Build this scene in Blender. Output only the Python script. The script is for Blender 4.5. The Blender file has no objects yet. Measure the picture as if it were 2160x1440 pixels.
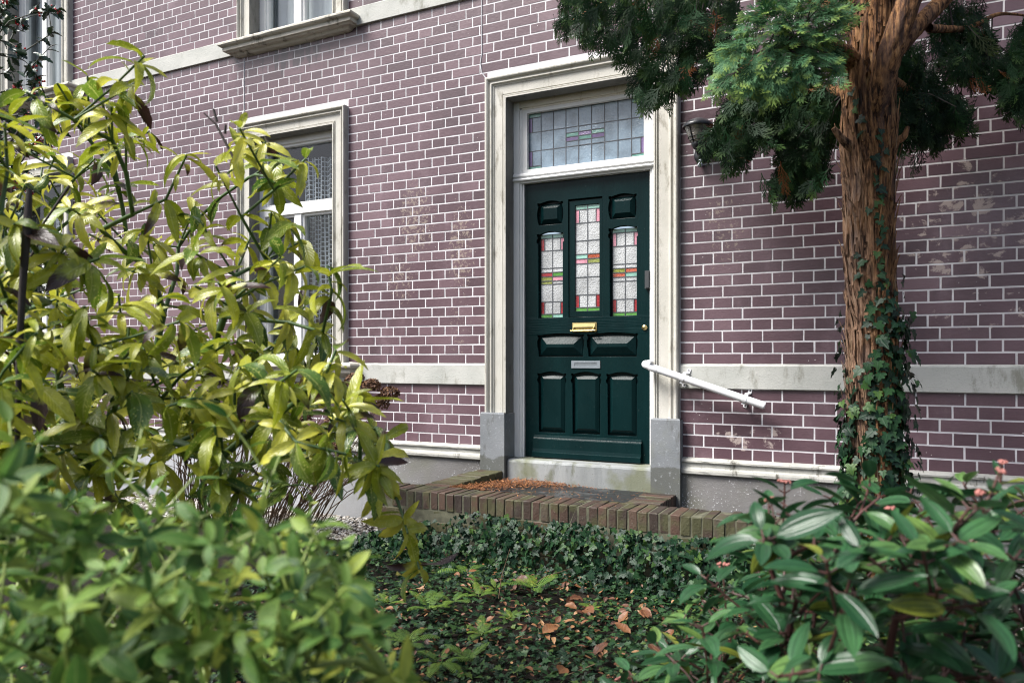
import bpy, math, random
import numpy as np
from mathutils import Vector, Matrix, noise
random.seed(11)
rng = np.random.default_rng(11)
PI = math.pi
scene = bpy.context.scene
COL = scene.collection

# ------------------------------------------------------------------ camera numbers (wall plane is y = 0, ground z = 0)
FPX, CAMD, CAMH, YAW = 1605.0, 4.92, 1.27, math.radians(26.5)
CY, SY = math.cos(YAW), math.sin(YAW)
CAM = Vector((0, -CAMD, CAMH))
FWD, RGT, UP = Vector((-SY, CY, 0)), Vector((CY, SY, 0)), Vector((0, 0, 1))

def at(px, py, d):
    """point at distance d in front of the lens seen at photo pixel (2160 wide)"""
    return CAM + FWD * d + RGT * ((px - 1080) / FPX * d) - UP * ((py - 758) / FPX * d)

def gnd(px, py, z=0.0):
    d = FPX * (CAMH - z) / (py - 758)
    return at(px, py, d)

# ------------------------------------------------------------------ object helpers
def link(o):
    COL.objects.link(o)
    return o

def tag(o, label=None, cat=None, group=None, kind=None):
    if label: o['label'] = label
    if cat: o['category'] = cat
    if group: o['group'] = group
    if kind: o['kind'] = kind
    return o

def empty(name, loc=(0, 0, 0), label=None, cat=None, group=None):
    o = link(bpy.data.objects.new(name, None))
    o.location = loc
    o.empty_display_size = .1
    return tag(o, label, cat, group)

def par(o, p):
    """parent, keeping the mesh in world coordinates (roots only translate)"""
    if p is not None:
        o.parent = p
        q, off = p, Vector((0, 0, 0))
        while q is not None:
            off += q.location
            q = q.parent
        o.location = Vector(o.location) - off
    return o

def copy_tree(o, parent=None):
    c = o.copy()
    COL.objects.link(c)
    if parent is not None: c.parent = parent
    for ch in list(o.children): copy_tree(ch, c)
    return c

class MB:
    def __init__(s): s.v, s.f, s.m, s.c = [], [], [], []
    def face(s, pts, m=0, c=None):
        i = len(s.v); s.v += [tuple(p) for p in pts]; s.f.append(tuple(range(i, i + len(pts)))); s.m.append(m); s.c.append(c)
    def box(s, x0, x1, y0, y1, z0, z1, m=0, c=None, M=None):
        P = [(x0, y0, z0), (x1, y0, z0), (x1, y1, z0), (x0, y1, z0), (x0, y0, z1), (x1, y0, z1), (x1, y1, z1), (x0, y1, z1)]
        if M is not None: P = [tuple(M @ Vector(p)) for p in P]
        i = len(s.v); s.v += P
        for f in ((0, 1, 5, 4), (1, 2, 6, 5), (2, 3, 7, 6), (3, 0, 4, 7), (4, 5, 6, 7), (3, 2, 1, 0)):
            s.f.append(tuple(i + k for k in f)); s.m.append(m); s.c.append(c)
    def grid(s, rows, m=0, c=None, closed=False):
        n = len(rows[0]); i = len(s.v)
        for r in rows: s.v += [tuple(p) for p in r]
        for a in range(len(rows) - 1):
            for b in range(n if closed else n - 1):
                b2 = (b + 1) % n
                s.f.append((i + a * n + b, i + a * n + b2, i + (a + 1) * n + b2, i + (a + 1) * n + b)); s.m.append(m); s.c.append(c)
    def cap(s, ring, m=0, c=None): s.face(ring, m, c)
    def tube(s, pts, rad, seg=7, m=0, c=None, cap=True):
        pts = [Vector(p) for p in pts]
        if not hasattr(rad, '__len__'): rad = [rad] * len(pts)
        rows, u = [], None
        for k, p in enumerate(pts):
            t = (pts[min(k + 1, len(pts) - 1)] - pts[max(k - 1, 0)])
            t = t.normalized() if t.length > 1e-9 else Vector((0, 0, 1))
            if u is None: u = t.orthogonal().normalized()
            u = (u - t * u.dot(t))
            u = u.normalized() if u.length > 1e-6 else t.orthogonal().normalized()
            w = t.cross(u)
            rows.append([p + (u * math.cos(2 * PI * q / seg) + w * math.sin(2 * PI * q / seg)) * rad[k] for q in range(seg)])
        s.grid(rows, m, c, True)
        if cap:
            s.face(rows[0][::-1], m, c); s.face(rows[-1], m, c)
    def lathe(s, prof, cen, seg=20, m=0, c=None, a0=0, a1=2 * PI):
        cen = Vector(cen); full = abs(a1 - a0 - 2 * PI) < 1e-6
        n = seg if full else seg + 1
        rows = [[cen + Vector((r * math.cos(a0 + (a1 - a0) * q / seg), r * math.sin(a0 + (a1 - a0) * q / seg), z)) for q in range(n)] for r, z in prof]
        s.grid(rows, m, c, full)
    def ball(s, p, r, m=0, c=None, a=7, b=5, sq=(1, 1, 1)):
        p = Vector(p); rows = []
        for k in range(b + 1):
            th = PI * k / b
            rows.append([p + Vector((r * sq[0] * math.sin(th) * math.cos(2 * PI * q / a), r * sq[1] * math.sin(th) * math.sin(2 * PI * q / a), r * sq[2] * math.cos(th))) for q in range(a)])
        s.grid(rows, m, c, True)
    def build(s, name, mats, parent=None, smooth=False, attr=None):
        me = bpy.data.meshes.new(name)
        me.from_pydata(s.v, [], s.f)
        if not isinstance(mats, (list, tuple)): mats = [mats]
        for mm in mats: me.materials.append(mm)
        me.polygons.foreach_set('material_index', s.m)
        if smooth: me.polygons.foreach_set('use_smooth', [True] * len(s.f))
        if any(c is not None for c in s.c):
            a = me.attributes.new('tint', 'FLOAT_COLOR', 'CORNER')
            buf = []
            for f, c in zip(s.f, s.c):
                c = c or (.5, .5, .5)
                buf += [c[0], c[1], c[2], 1.0] * len(f)
            a.data.foreach_set('color', buf)
        me.update()
        o = link(bpy.data.objects.new(name, me))
        return par(o, parent)

def np_mesh(name, V, F, mats, parent=None, uv=None, tint=None, mi=None, smooth=True, loc=None):
    """V (n,3), F (m,k) constant-size faces; uv (n,2), tint (n,3) per vertex"""
    me = bpy.data.meshes.new(name)
    V = np.asarray(V, dtype=np.float32); F = np.asarray(F, dtype=np.int32)
    m, k = F.shape
    me.vertices.add(len(V)); me.vertices.foreach_set('co', V.ravel())
    me.loops.add(m * k); me.loops.foreach_set('vertex_index', F.ravel())
    me.polygons.add(m); me.polygons.foreach_set('loop_start', np.arange(0, m * k, k, dtype=np.int32))
    if not isinstance(mats, (list, tuple)): mats = [mats]
    for mm in mats: me.materials.append(mm)
    if mi is not None: me.polygons.foreach_set('material_index', np.asarray(mi, dtype=np.int32))
    me.update(calc_edges=True)
    me.polygons.foreach_set('use_smooth', np.full(m, smooth))
    if uv is not None:
        l = me.uv_layers.new(name='UVMap'); l.data.foreach_set('uv', np.asarray(uv, dtype=np.float32)[F.ravel()].ravel())
    if tint is not None:
        t = np.concatenate([np.asarray(tint, dtype=np.float32), np.ones((len(V), 1), np.float32)], 1)
        a = me.attributes.new('tint', 'FLOAT_COLOR', 'POINT'); a.data.foreach_set('color', t.ravel())
    me.validate(); me.update()
    o = link(bpy.data.objects.new(name, me))
    return par(o, parent)

def outline_plate(name, loops, y, depth, mat, parent=None, bevel=0.0):
    """flat plate in the xz plane with holes (first loop outer), extruded backwards from y"""
    cu = bpy.data.curves.new(name, 'CURVE'); cu.dimensions = '2D'; cu.fill_mode = 'BOTH'
    cu.extrude = depth / 2 - bevel; cu.bevel_depth = bevel; cu.bevel_resolution = 1; cu.offset = -bevel
    for lp in loops:
        sp = cu.splines.new('POLY'); sp.points.add(len(lp) - 1); sp.use_cyclic_u = True
        for p, q in zip(sp.points, lp): p.co = (q[0], q[1], 0, 1)
    tmp = bpy.data.objects.new(name, cu); COL.objects.link(tmp)
    dg = bpy.context.evaluated_depsgraph_get()
    me = bpy.data.meshes.new_from_object(tmp.evaluated_get(dg))
    bpy.data.objects.remove(tmp)
    me.transform(Matrix.Translation((0, y + depth / 2, 0)) @ Matrix.Rotation(PI / 2, 4, 'X'))
    me.materials.clear(); me.materials.append(mat)
    return par(link(bpy.data.objects.new(name, me)), parent)

def rect(x0, x1, z0, z1): return [(x0, z0), (x1, z0), (x1, z1), (x0, z1)]

# ------------------------------------------------------------------ material helpers
class NT:
    def __init__(s, name):
        s.mat = bpy.data.materials.new(name); s.mat.use_nodes = True
        s.t = s.mat.node_tree; s.t.nodes.clear()
        s.out = s.t.nodes.new('ShaderNodeOutputMaterial')
        s._co = None
    def n(s, kind, props=None, **inp):
        nd = s.t.nodes.new('ShaderNode' + kind)
        for k, v in (props or {}).items(): setattr(nd, k, v)
        for k, v in inp.items():
            key = k.replace('_', ' ')
            if key.startswith('i') and key[1:].isdigit(): sk = nd.inputs[int(key[1:])]
            else: sk = nd.inputs[key]
            s.put(sk, v)
        return nd
    def put(s, sk, v):
        if hasattr(v, 'is_output') or isinstance(v, bpy.types.NodeSocket): s.t.links.new(v, sk)
        elif isinstance(v, (tuple, list)) and len(v) == 3 and sk.type == 'RGBA': sk.default_value = (*v, 1)
        else: sk.default_value = v
    def co(s):
        if s._co is None: s._co = s.t.nodes.new('ShaderNodeTexCoord').outputs['Object']
        return s._co
    def uv(s): return s.n('TexCoord').outputs['UV']
    def tint(s):
        a = s.n('Attribute', dict(attribute_name='tint'))
        return s.n('SeparateColor', Color=a.outputs['Color']).outputs
    def map(s, vec, scale=(1, 1, 1), loc=(0, 0, 0)):
        return s.n('Mapping', Vector=vec, Scale=scale, Location=loc).outputs[0]
    def noise(s, vec=None, scale=5, detail=4, rough=.55, dist=0):
        return s.n('TexNoise', Vector=vec if vec is not None else s.co(), Scale=scale, Detail=detail, Roughness=rough, Distortion=dist).outputs[0]
    def ramp(s, fac, stops, interp='LINEAR'):
        r = s.n('ValToRGB', Fac=fac); cr = r.color_ramp; cr.interpolation = interp
        while len(cr.elements) < len(stops): cr.elements.new(.5)
        for e, (p, c) in zip(cr.elements, stops):
            e.position = p; e.color = (*c, 1) if len(c) == 3 else c
        return r.outputs[0]
    def step(s, val, a, b):
        return s.n('MapRange', dict(interpolation_type='SMOOTHSTEP'), Value=val, From_Min=a, From_Max=b).outputs[0]
    def math(s, op, a, b=0.0, c=None, clamp=False):
        kw = dict(i0=a, i1=b)
        if c is not None: kw['i2'] = c
        return s.n('Math', dict(operation=op, use_clamp=clamp), **kw).outputs[0]
    def mix(s, fac, a, b, mode='MIX'):
        nd = s.t.nodes.new('ShaderNodeMix'); nd.data_type = 'RGBA'; nd.blend_type = mode
        s.put(nd.inputs[0], fac); s.put(nd.inputs[6], a); s.put(nd.inputs[7], b)
        return nd.outputs[2]
    def bump(s, h, strength=.5, dist=.01, normal=None):
        nd = s.n('Bump', Height=h, Strength=strength, Distance=dist)
        if normal is not None: s.put(nd.inputs['Normal'], normal)
        return nd.outputs[0]
    def spot(s, c, size, soft=.6):
        """1 inside an ellipsoidal patch round c, fading out"""
        d = s.n('VectorMath', dict(operation='SUBTRACT'), i0=s.co(), i1=c).outputs[0]
        d = s.n('VectorMath', dict(operation='DIVIDE'), i0=d, i1=size).outputs[0]
        l = s.n('VectorMath', dict(operation='LENGTH'), i0=d).outputs['Value']
        return s.step(l, 1.0, 1.0 - soft)
    def bsdf(s, color, rough=.6, normal=None, spec=.5, metal=0.0, **kw):
        b = s.n('BsdfPrincipled')
        s.put(b.inputs['Base Color'], color); s.put(b.inputs['Roughness'], rough); s.put(b.inputs['Metallic'], metal)
        s.put(b.inputs['Specular IOR Level'], spec)
        if normal is not None: s.put(b.inputs['Normal'], normal)
        for k, v in kw.items(): s.put(b.inputs[k.replace('_', ' ')], v)
        return b.outputs[0]
    def done(s, sh):
        s.t.links.new(sh, s.out.inputs[0]); return s.mat

def simple(name, col, rough=.5, var=.12, scale=8, bump=.15, metal=0, spec=.5):
    t = NT(name)
    n = t.noise(scale=scale, detail=5)
    dark = tuple(c * (1 - var) for c in col); lite = tuple(min(1, c * (1 + var)) for c in col)
    c = t.ramp(n, [(.3, dark), (.7, lite)])
    return t.done(t.bsdf(c, rough, t.bump(t.noise(scale=scale * 12, detail=3), bump, .002), spec, metal))

# -------- wall materials
def mk_brick():
    t = NT('glazed_mauve_brick')
    r, g, b = t.tint()[:3]
    base = t.ramp(r, [(0, (.036, .019, .025)), (.3, (.068, .036, .046)), (.7, (.100, .055, .068)), (1, (.170, .105, .122))])
    fine = t.noise(t.map(t.co(), (3, 3, 14)), 9, 6, .65)
    base = t.mix(.40, base, t.mix(fine, (.050, .028, .035), (.145, .090, .104)))
    big = t.noise(scale=.9, detail=3)
    base = t.mix(t.math('MULTIPLY', t.step(big, .42, .75), .45), base, (.185, .122, .142))
    haze = t.noise(t.map(t.co(), (1, 1, .55)), 2.4, 7, .68)
    base = t.mix(t.math('MULTIPLY', t.step(haze, .50, .76), .32), base, (.31, .225, .255))
    damp = t.noise(scale=1.5, detail=4)
    base = t.mix(t.math('MULTIPLY', t.step(damp, .54, .70), .45), base, (.050, .030, .036))
    # worn, chalky smears where the photograph shows them
    zones = None
    for c, sz, w in [((.45, 0, 2.0), (.75, 2, .75), 1), ((.9, 0, 1.7), (.7, 2, .9), 1), ((-.78, 0, .79), (.42, 2, .17), 1.0),
                     ((.3, 0, 1.45), (.4, 2, .2), .8), ((1.2, 0, 2.8), (1.0, 2, .9), .9), ((-.45, 0, 1.75), (.35, 2, .3), .55)]:
        q = t.math('MULTIPLY', t.spot(c, sz, .7), w)
        zones = q if zones is None else t.math('MAXIMUM', zones, q)
    sm = t.noise(t.map(t.co(), (1.25, 1, 1.5)), 8, 8, .66, .35)
    th = t.math('SUBTRACT', .80, t.math('MULTIPLY', zones, .265))
    smear = t.step(t.math('SUBTRACT', sm, th), 0.0, .07)
    base = t.mix(t.math('MULTIPLY', smear, .72), base, (.44, .365, .33))
    # speckled weathered patches left of the door
    z2 = None
    for c, sz, w in [((-3.28, 0, 2.35), (.34, 2, .62), .95), ((-3.42, 0, 1.9), (.3, 2, .45), .85), ((-2.88, 0, 2.1), (.24, 2, .75), .95), ((-2.9, 0, 1.5), (.22, 2, .5), .75), ((-.95, 0, 2.1), (.3, 2, .6), .8),
                     ((-4.6, 0, 3.55), (.6, 2, .18), .7), ((-6.3, 0, 4.2), (.9, 2, .5), .6), ((-3.4, 0, 3.4), (.3, 2, .3), .5), ((-3.2, 0, 1.35), (.4, 2, .15), .4)]:
        q = t.math('MULTIPLY', t.spot(c, sz, .8), w)
        z2 = q if z2 is None else t.math('MAXIMUM', z2, q)
    sp = t.noise(scale=36, detail=6, rough=.7)
    sp2 = t.step(t.math('SUBTRACT', sp, t.math('SUBTRACT', .78, t.math('MULTIPLY', z2, .31))), 0, .08)
    base = t.mix(t.math('MULTIPLY', sp2, .5), base, (.36, .30, .24))
    # soot runs below the upper sills
    run = t.noise(t.map(t.co(), (9, 1, .9)), 2.2, 4, .6)
    z3 = t.math('MAXIMUM', t.spot((-4.5, 0, 3.86), (.8, 2, .34), .8), t.spot((-8.0, 0, 3.86), (.8, 2, .34), .8))
    soot = t.step(t.math('SUBTRACT', run, t.math('SUBTRACT', .86, t.math('MULTIPLY', z3, .42))), 0, .1)
    base = t.mix(t.math('MULTIPLY', soot, .8), base, (.035, .030, .036))
    # tiny pale paint dots
    dots = t.n('TexVoronoi', Vector=t.co(), Scale=26).outputs['Distance']
    rare = t.step(t.noise(scale=3.3, detail=2), .56, .64)
    base = t.mix(t.math('MULTIPLY', t.math('MULTIPLY', t.step(dots, .10, .06), rare), .75), base, (.6, .57, .56))
    h = t.math('ADD', t.noise(scale=45, detail=5), t.math('MULTIPLY', fine, .6))
    return t.done(t.bsdf(base, t.mix(smear, (.34, .34, .34), (.8, .8, .8)), t.bump(h, .3, .004), .5))

def mk_mortar():
    t = NT('white_painted_mortar')
    n = t.noise(scale=7, detail=5)
    c = t.ramp(n, [(.25, (.46, .445, .46)), (.6, (.62, .605, .625)), (.9, (.69, .68, .70))])
    d = t.step(t.noise(scale=40, detail=4), .66, .78)
    c = t.mix(t.math('MULTIPLY', d, .5), c, (.30, .27, .25))
    w = t.math('MAXIMUM', t.spot((.8, 0, 2.3), (1.0, 2, 1.6), .9), t.spot((1.8, 0, 2.6), (1.6, 2, 2.2), .9))
    c = t.mix(t.math('MULTIPLY', w, .35), c, (.52, .46, .41))
    return t.done(t.bsdf(c, .8, t.bump(t.noise(scale=90, detail=3), .5, .003), .3))

def mk_stone(name, a, b, grime, amount=.5, gs=14, rough=.75, green=0.0, tide=None):
    t = NT(name)
    c = t.ramp(t.noise(scale=2.5, detail=5), [(.3, a), (.7, b)])
    v = t.noise(t.map(t.co(), (1, 1, .35)), gs, 7, .68)
    c = t.mix(t.math('MULTIPLY', t.step(v, .54, .70), amount), c, grime)
    sp = t.noise(scale=120, detail=3)
    c = t.mix(t.math('MULTIPLY', t.step(sp, .64, .72), amount * .6), c, tuple(g * .6 for g in grime))
    if tide:
        z = t.n('SeparateXYZ', Vector=t.co()).outputs[2]
        z = t.math('ADD', z, t.math('MULTIPLY', t.noise(scale=9, detail=5), .12))
        c = t.mix(t.math('MULTIPLY', t.step(z, tide + .012, tide - .004), .75), c, (.075, .078, .066))
        fl_ = t.noise(scale=38, detail=5, rough=.7); c = t.mix(t.math('MULTIPLY', t.step(fl_, .58, .68), .5), c, (.36, .38, .40))
    if green: c = t.mix(t.math('MULTIPLY', t.step(t.noise(scale=3.7, detail=4), .48, .66), green), c, (.13, .14, .07))
    return t.done(t.bsdf(c, rough, t.bump(t.math('ADD', sp, t.noise(scale=30, detail=5)), .35, .004), .3))

def mk_socle():
    t = NT('spattered_cement_render')
    c = t.ramp(t.noise(scale=1.7, detail=5), [(.3, (.135, .13, .125)), (.7, (.215, .21, .21))])
    c = t.mix(t.math('MULTIPLY', t.step(t.noise(scale=2.3, detail=3), .5, .7), .4), c, (.13, .135, .08))
    sp = t.noise(scale=85, detail=4, rough=.7)
    th = t.math('SUBTRACT', .68, t.math('MULTIPLY', t.step(t.noise(scale=2.1, detail=4), .42, .66), .14))
    c = t.mix(t.step(t.math('SUBTRACT', sp, th), 0, .04), c, (.55, .55, .57))
    left = t.spot((-5.6, 0, .25), (2.6, 3, .9), .5)
    c = t.mix(t.math('MULTIPLY', left, t.math('MULTIPLY_ADD', t.noise(scale=6, detail=5), .5, .35)), c, (.42, .44, .47))
    return t.done(t.bsdf(c, .85, t.bump(sp, .6, .006), .25))

def mk_paint(name, col, chip=None, rough=.4, amount=.3, lo=.62):
    t = NT(name)
    n = t.noise(scale=3, detail=4)
    c = t.ramp(n, [(.3, tuple(x * .9 for x in col)), (.7, col)])
    if chip:
        g = t.noise(t.map(t.co(), (1, 1, .3)), 22, 6, .7)
        c = t.mix(t.math('MULTIPLY', t.step(g, lo, lo + .08), amount), c, chip)
    return t.done(t.bsdf(c, rough, t.bump(t.noise(t.map(t.co(), (4, 4, 1)), 30, 4), .12, .003), .5))

def mk_door():
    t = NT('dark_green_gloss_paint')
    n = t.noise(t.map(t.co(), (1, 1, .25)), 5, 5)
    c = t.ramp(n, [(.3, (.0016, .0100, .0110)), (.7, (.0030, .0165, .0175))])
    sc = t.noise(t.map(t.co(), (9, 9, 1.2)), 14, 5, .7)
    c = t.mix(t.math('MULTIPLY', t.step(sc, .70, .80), .45), c, (.10, .15, .15))
    dst = t.step(t.noise(scale=70, detail=3), .70, .76)
    c = t.mix(t.math('MULTIPLY', dst, .35), c, (.16, .19, .18))
    grain = t.noise(t.map(t.co(), (30, 30, 1.5)), 4, 4)
    gh = t.noise(t.map(t.co(), (1.5, 1.5, 30)), 4, 4)
    zz = t.n('SeparateXYZ', Vector=t.co()).outputs[2]
    rail = t.step(t.math('ABSOLUTE', t.math('SUBTRACT', zz, 1.51)), .07, .05)
    h = t.mix(rail, grain, t.math('MULTIPLY', gh, 3.0))
    return t.done(t.bsdf(c, t.ramp(t.noise(scale=6, detail=4), [(.3, (.20,) * 3), (.7, (.32,) * 3)]), t.bump(h, .25, .004), .11))

def glass_tile(name, col, rough=.12, bump='ripple', trans=0.0, bs=.35):
    t = NT(name)
    if bump == 'ripple': h = t.noise(t.map(t.co(), (1, 1, 3.2)), 55, 3, .6)
    else: h = t.n('TexVoronoi', dict(feature='SMOOTH_F1'), Vector=t.map(t.co(), (1, 1, .8)), Scale=130).outputs['Distance']
    lum = t.step(t.noise(scale=7, detail=4), .35, .7)
    c = t.mix(t.math('MULTIPLY', lum, .65), col, tuple(x * .40 for x in col))
    if bump == 'hammer': c = t.mix(t.math('MULTIPLY', t.step(h, .3, .75), .4), c, tuple(x * .45 for x in col))
    return t.done(t.bsdf(c, rough, t.bump(h, bs, .006), .8))

def mk_clear_glass():
    t = NT('window_glass')
    fr = t.n('Fresnel', IOR=1.6).outputs[0]
    g = t.n('BsdfGlossy', Color=(.95, .97, 1), Roughness=.01, Normal=t.bump(t.noise(scale=2.2, detail=1), .05, .02)).outputs[0]
    tr = t.n('BsdfTransparent', Color=(.88, .92, .92)).outputs[0]
    return t.done(t.n('MixShader', i0=t.math('ADD', t.math('MULTIPLY', fr, .62, clamp=True), .01, clamp=True), i1=tr, i2=g).outputs[0])

def mk_lace():
    t = NT('white_lace_net')
    u = t.uv()
    s = t.n('SeparateXYZ', Vector=u).outputs
    def lines(x, f, w):
        fr = t.math('FRACT', t.math('MULTIPLY', x, f))
        return t.math('LESS_THAN', fr, w)
    a = lines(s[0], 20, .30)
    b = lines(t.math('ADD', s[1], t.math('MULTIPLY', t.math('FLOOR', t.math('MULTIPLY', s[0], 20)), .0035)), 27, .22)
    k = t.math('MAXIMUM', a, b)
    hole = t.step(t.noise(u, 14, 3), .5, .6)
    k = t.math('MULTIPLY', k, t.math('SUBTRACT', 1.0, t.math('MULTIPLY', hole, .25)))
    d = t.bsdf((.80, .84, .90), .8)
    return t.done(t.n('MixShader', i0=k, i1=t.n('BsdfTransparent').outputs[0], i2=d).outputs[0])

def leaf_mat(name, ramp, dead=None, dead_from=.9, vein=(.3, .35, .1), speck=None, rough=.35, trans=.25, tipdead=.0, veins3=False, edge=None, spec=.5):
    """tint.r picks the leaf's own colour, tint.g how far it has browned; uv.x across, uv.y along"""
    t = NT(name)
    r, g, b = t.tint()[:3]
    s = t.n('SeparateXYZ', Vector=t.uv()).outputs
    across, along = s[0], s[1]
    c = t.ramp(r, ramp)
    blot = t.noise(scale=42, detail=4)
    c = t.mix(t.math('MULTIPLY', t.step(blot, .35, .75), .35), c, tuple(x * .55 for x in ramp[0][1]))
    if speck:
        sp = t.n('TexVoronoi', Vector=t.co(), Scale=150).outputs['Distance']
        pick = t.step(t.noise(scale=55, detail=2), .42, .6)
        c = t.mix(t.math('MULTIPLY', t.step(sp, .34, .24), t.math('MULTIPLY', pick, .8)), c, speck)
    mid = t.math('ABSOLUTE', t.math('SUBTRACT', across, .5))
    c = t.mix(t.math('MULTIPLY', t.step(mid, .045, .012), .65), c, vein)
    if veins3:
        q = t.math('ABSOLUTE', t.math('SUBTRACT', mid, .235))
        c = t.mix(t.math('MULTIPLY', t.step(q, .055, .02), .55), c, tuple(x * .42 for x in ramp[0][1]))
    if edge: c = t.mix(t.math('MULTIPLY', t.step(t.math('ADD', mid, t.math('MULTIPLY', blot, .12)), .46, .55), .8), c, edge)
    sk = 18 if veins3 else 62
    side = t.math('SINE', t.math('MULTIPLY', t.math('SUBTRACT', along, t.math('MULTIPLY', mid, .55)), sk))
    if dead:
        n = t.noise(scale=24, detail=4)
        lev = t.math('ADD', t.math('ADD', t.math('MULTIPLY', along, tipdead), t.math('MULTIPLY', n, .45)), g)
        k = t.step(lev, dead_from + .27, dead_from + .42)
        c = t.mix(k, c, t.mix(n, dead, tuple(x * 2.2 for x in dead)))
    h = t.math('ADD', t.math('MULTIPLY', side, .08 if veins3 else .5), t.math('MULTIPLY', t.step(mid, 0, .08), 1.2))
    if veins3: h = t.math('ADD', h, t.math('MULTIPLY', t.step(t.math('ABSOLUTE', t.math('SUBTRACT', mid, .235)), 0, .07), 2))
    nrm = t.bump(h, .22, .003)
    p = t.bsdf(c, rough, nrm, spec)
    if trans <= 0: return t.done(p)
    tl = t.n('BsdfTranslucent', Color=t.mix(.5, c, (.45, .55, .05), 'MULTIPLY') if False else c).outputs[0]
    return t.done(t.n('MixShader', i0=trans, i1=p, i2=tl).outputs[0])

def mk_bark():
    t = NT('fibrous_red_brown_bark')
    co = t.map(t.co(), (1, 1, .13))
    n = t.noise(co, 60, 7, .68, .3)
    n2 = t.noise(t.map(t.co(), (1, 1, .16)), 16, 5, .6)
    c = t.ramp(n, [(.36, (.012, .008, .006)), (.45, (.085, .042, .024)), (.53, (.250, .125, .056)), (.65, (.40, .225, .105)), (.79, (.52, .38, .26))])
    c = t.mix(t.math('MULTIPLY', t.step(n2, .50, .64), .6), c, (.075, .048, .042))
    c = t.mix(t.math('MULTIPLY', t.step(t.noise(scale=5, detail=3), .52, .7), .35), c, (.33, .165, .065))
    moss = t.step(t.noise(scale=7, detail=6, rough=.7), .60, .72)
    c = t.mix(t.math('MULTIPLY', moss, .35), c, (.12, .13, .055))
    grey = t.spot((-.2, -1.12, 1.5), (.17, .3, 1.2), .6)
    c = t.mix(t.math('MULTIPLY', grey, t.math('MULTIPLY', t.step(n, .38, .62), .55)), c, (.24, .19, .165))
    return t.done(t.bsdf(c, .85, t.bump(t.math('ADD', n, t.math('MULTIPLY', t.noise(t.map(t.co(), (1, 1, .3)), 130, 5, .7), .5)), 1.0, .014), .2))

def mk_mossbrick():
    t = NT('mossy_red_brick')
    r, g, b = t.tint()[:3]
    c = t.ramp(r, [(0, (.024, .017, .014)), (.35, (.046, .028, .020)), (.7, (.076, .040, .028)), (1, (.060, .050, .034))])
    n = t.noise(scale=14, detail=6, rough=.65)
    c = t.mix(t.math('MULTIPLY', t.step(n, .48, .68), .6), c, (.040, .034, .027))
    lev = t.math('ADD', t.noise(scale=9, detail=5), t.math('MULTIPLY', g, .3))
    c = t.mix(t.math('MULTIPLY', t.step(lev, .56, .76), .7), c, (.062, .066, .026))
    c = t.mix(t.math('MULTIPLY', t.step(t.noise(scale=60, detail=4), .66, .74), .5), c, (.26, .24, .20))
    return t.done(t.bsdf(c, .62, t.bump(t.math('ADD', n, t.noise(scale=80, detail=4)), .55, .006), .4))

def mk_slate():
    t = NT('wet_dark_slate')
    n = t.noise(t.map(t.co(), (1, 1.6, 1)), 2.6, 4, .55, 1.2)
    wet = t.step(n, .50, .53)
    c = t.mix(wet, (.016, .018, .020), (.006, .007, .008))
    c = t.mix(t.math('MULTIPLY', t.step(t.noise(scale=18, detail=5), .5, .7), .5), c, (.030, .036, .030))
    return t.done(t.bsdf(c, t.mix(wet, (.5,) * 3, (.05,) * 3), t.bump(t.noise(scale=30, detail=4), .12, .003), .3))

def mk_soil():
    t = NT('dark_humus_soil')
    n = t.noise(scale=9, detail=8, rough=.7)
    c = t.ramp(n, [(.3, (.005, .004, .003)), (.55, (.014, .011, .008)), (.75, (.030, .021, .013))])
    return t.done(t.bsdf(c, .9, t.bump(n, 1, .03), .2))

BRICK, MORTAR = mk_brick(), mk_mortar()
TRIM = mk_stone('cream_painted_stone', (.40, .39, .345), (.52, .505, .46), (.16, .145, .105), .66, 15)
SILLST = mk_stone('weathered_cream_stone', (.42, .40, .34), (.55, .53, .47), (.085, .075, .052), .9, 11)
BANDST = mk_stone('pale_band_stone', (.34, .35, .325), (.48, .48, .45), (.15, .145, .105), .7, 9)
PLINST = mk_stone('flaking_white_plinth', (.33, .33, .30), (.46, .455, .425), (.085, .080, .065), .95, 20)
REVEAL = mk_stone('grey_reveal_stone', (.145, .14, .13), (.20, .195, .18), (.07, .065, .055), .6, 10)
BASEST = mk_stone('blue_grey_bluestone', (.135, .147, .157), (.215, .228, .242), (.085, .085, .078), .7, 12, green=.25, tide=.625)
STEPST = mk_stone('mossy_bluestone_step', (.19, .20, .20), (.29, .305, .305), (.10, .105, .065), .8, 8, green=.7)
SOCLE = mk_socle()
WHITE = mk_paint('white_frame_paint', (.74, .745, .74), (.40, .33, .26), .35, .35, .64)
CREAMP = mk_paint('yellowed_frame_paint', (.66, .62, .53), (.36, .27, .18), .4, .5, .58)
DOORP = mk_door()
PVC = simple('white_plastic', (.74, .74, .76), .35, .04, 6, .05)
BLACKP = simple('black_lacquer', (.018, .020, .024), .32, .2, 20, .1)
DARKROOM = simple('unlit_room_darkness', (.022, .026, .030), .9, .2, 2)  # near-black colour stands in for the unlit room behind the panes
BRASS = simple('polished_brass', (.52, .42, .19), .32, .12, 20, .1, 1.0)
STEEL = simple('brushed_grey_steel', (.34, .38, .42), .38, .12, 20, .1, .8)
DARKPL = simple('dark_grey_plastic', (.035, .038, .042), .5, .1)
LEAD = simple('lead_came', (.075, .082, .092), .5, .2, 40, .2, .3)
G_PALE = glass_tile('sky_tinted_ripple_glass', (.20, .275, .345), .14)  # clear panes: the grey-blue base is reflected sky painted in
G_GRN = glass_tile('sea_green_glass', (.12, .30, .25), .16)
G_PUR = glass_tile('lilac_glass', (.17, .11, .26), .16)
G_CLR = glass_tile('hammered_clear_glass', (.47, .485, .49), .12, 'hammer', bs=.45)
G_RED = glass_tile('ruby_glass', (.30, .010, .014), .12)
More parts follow.
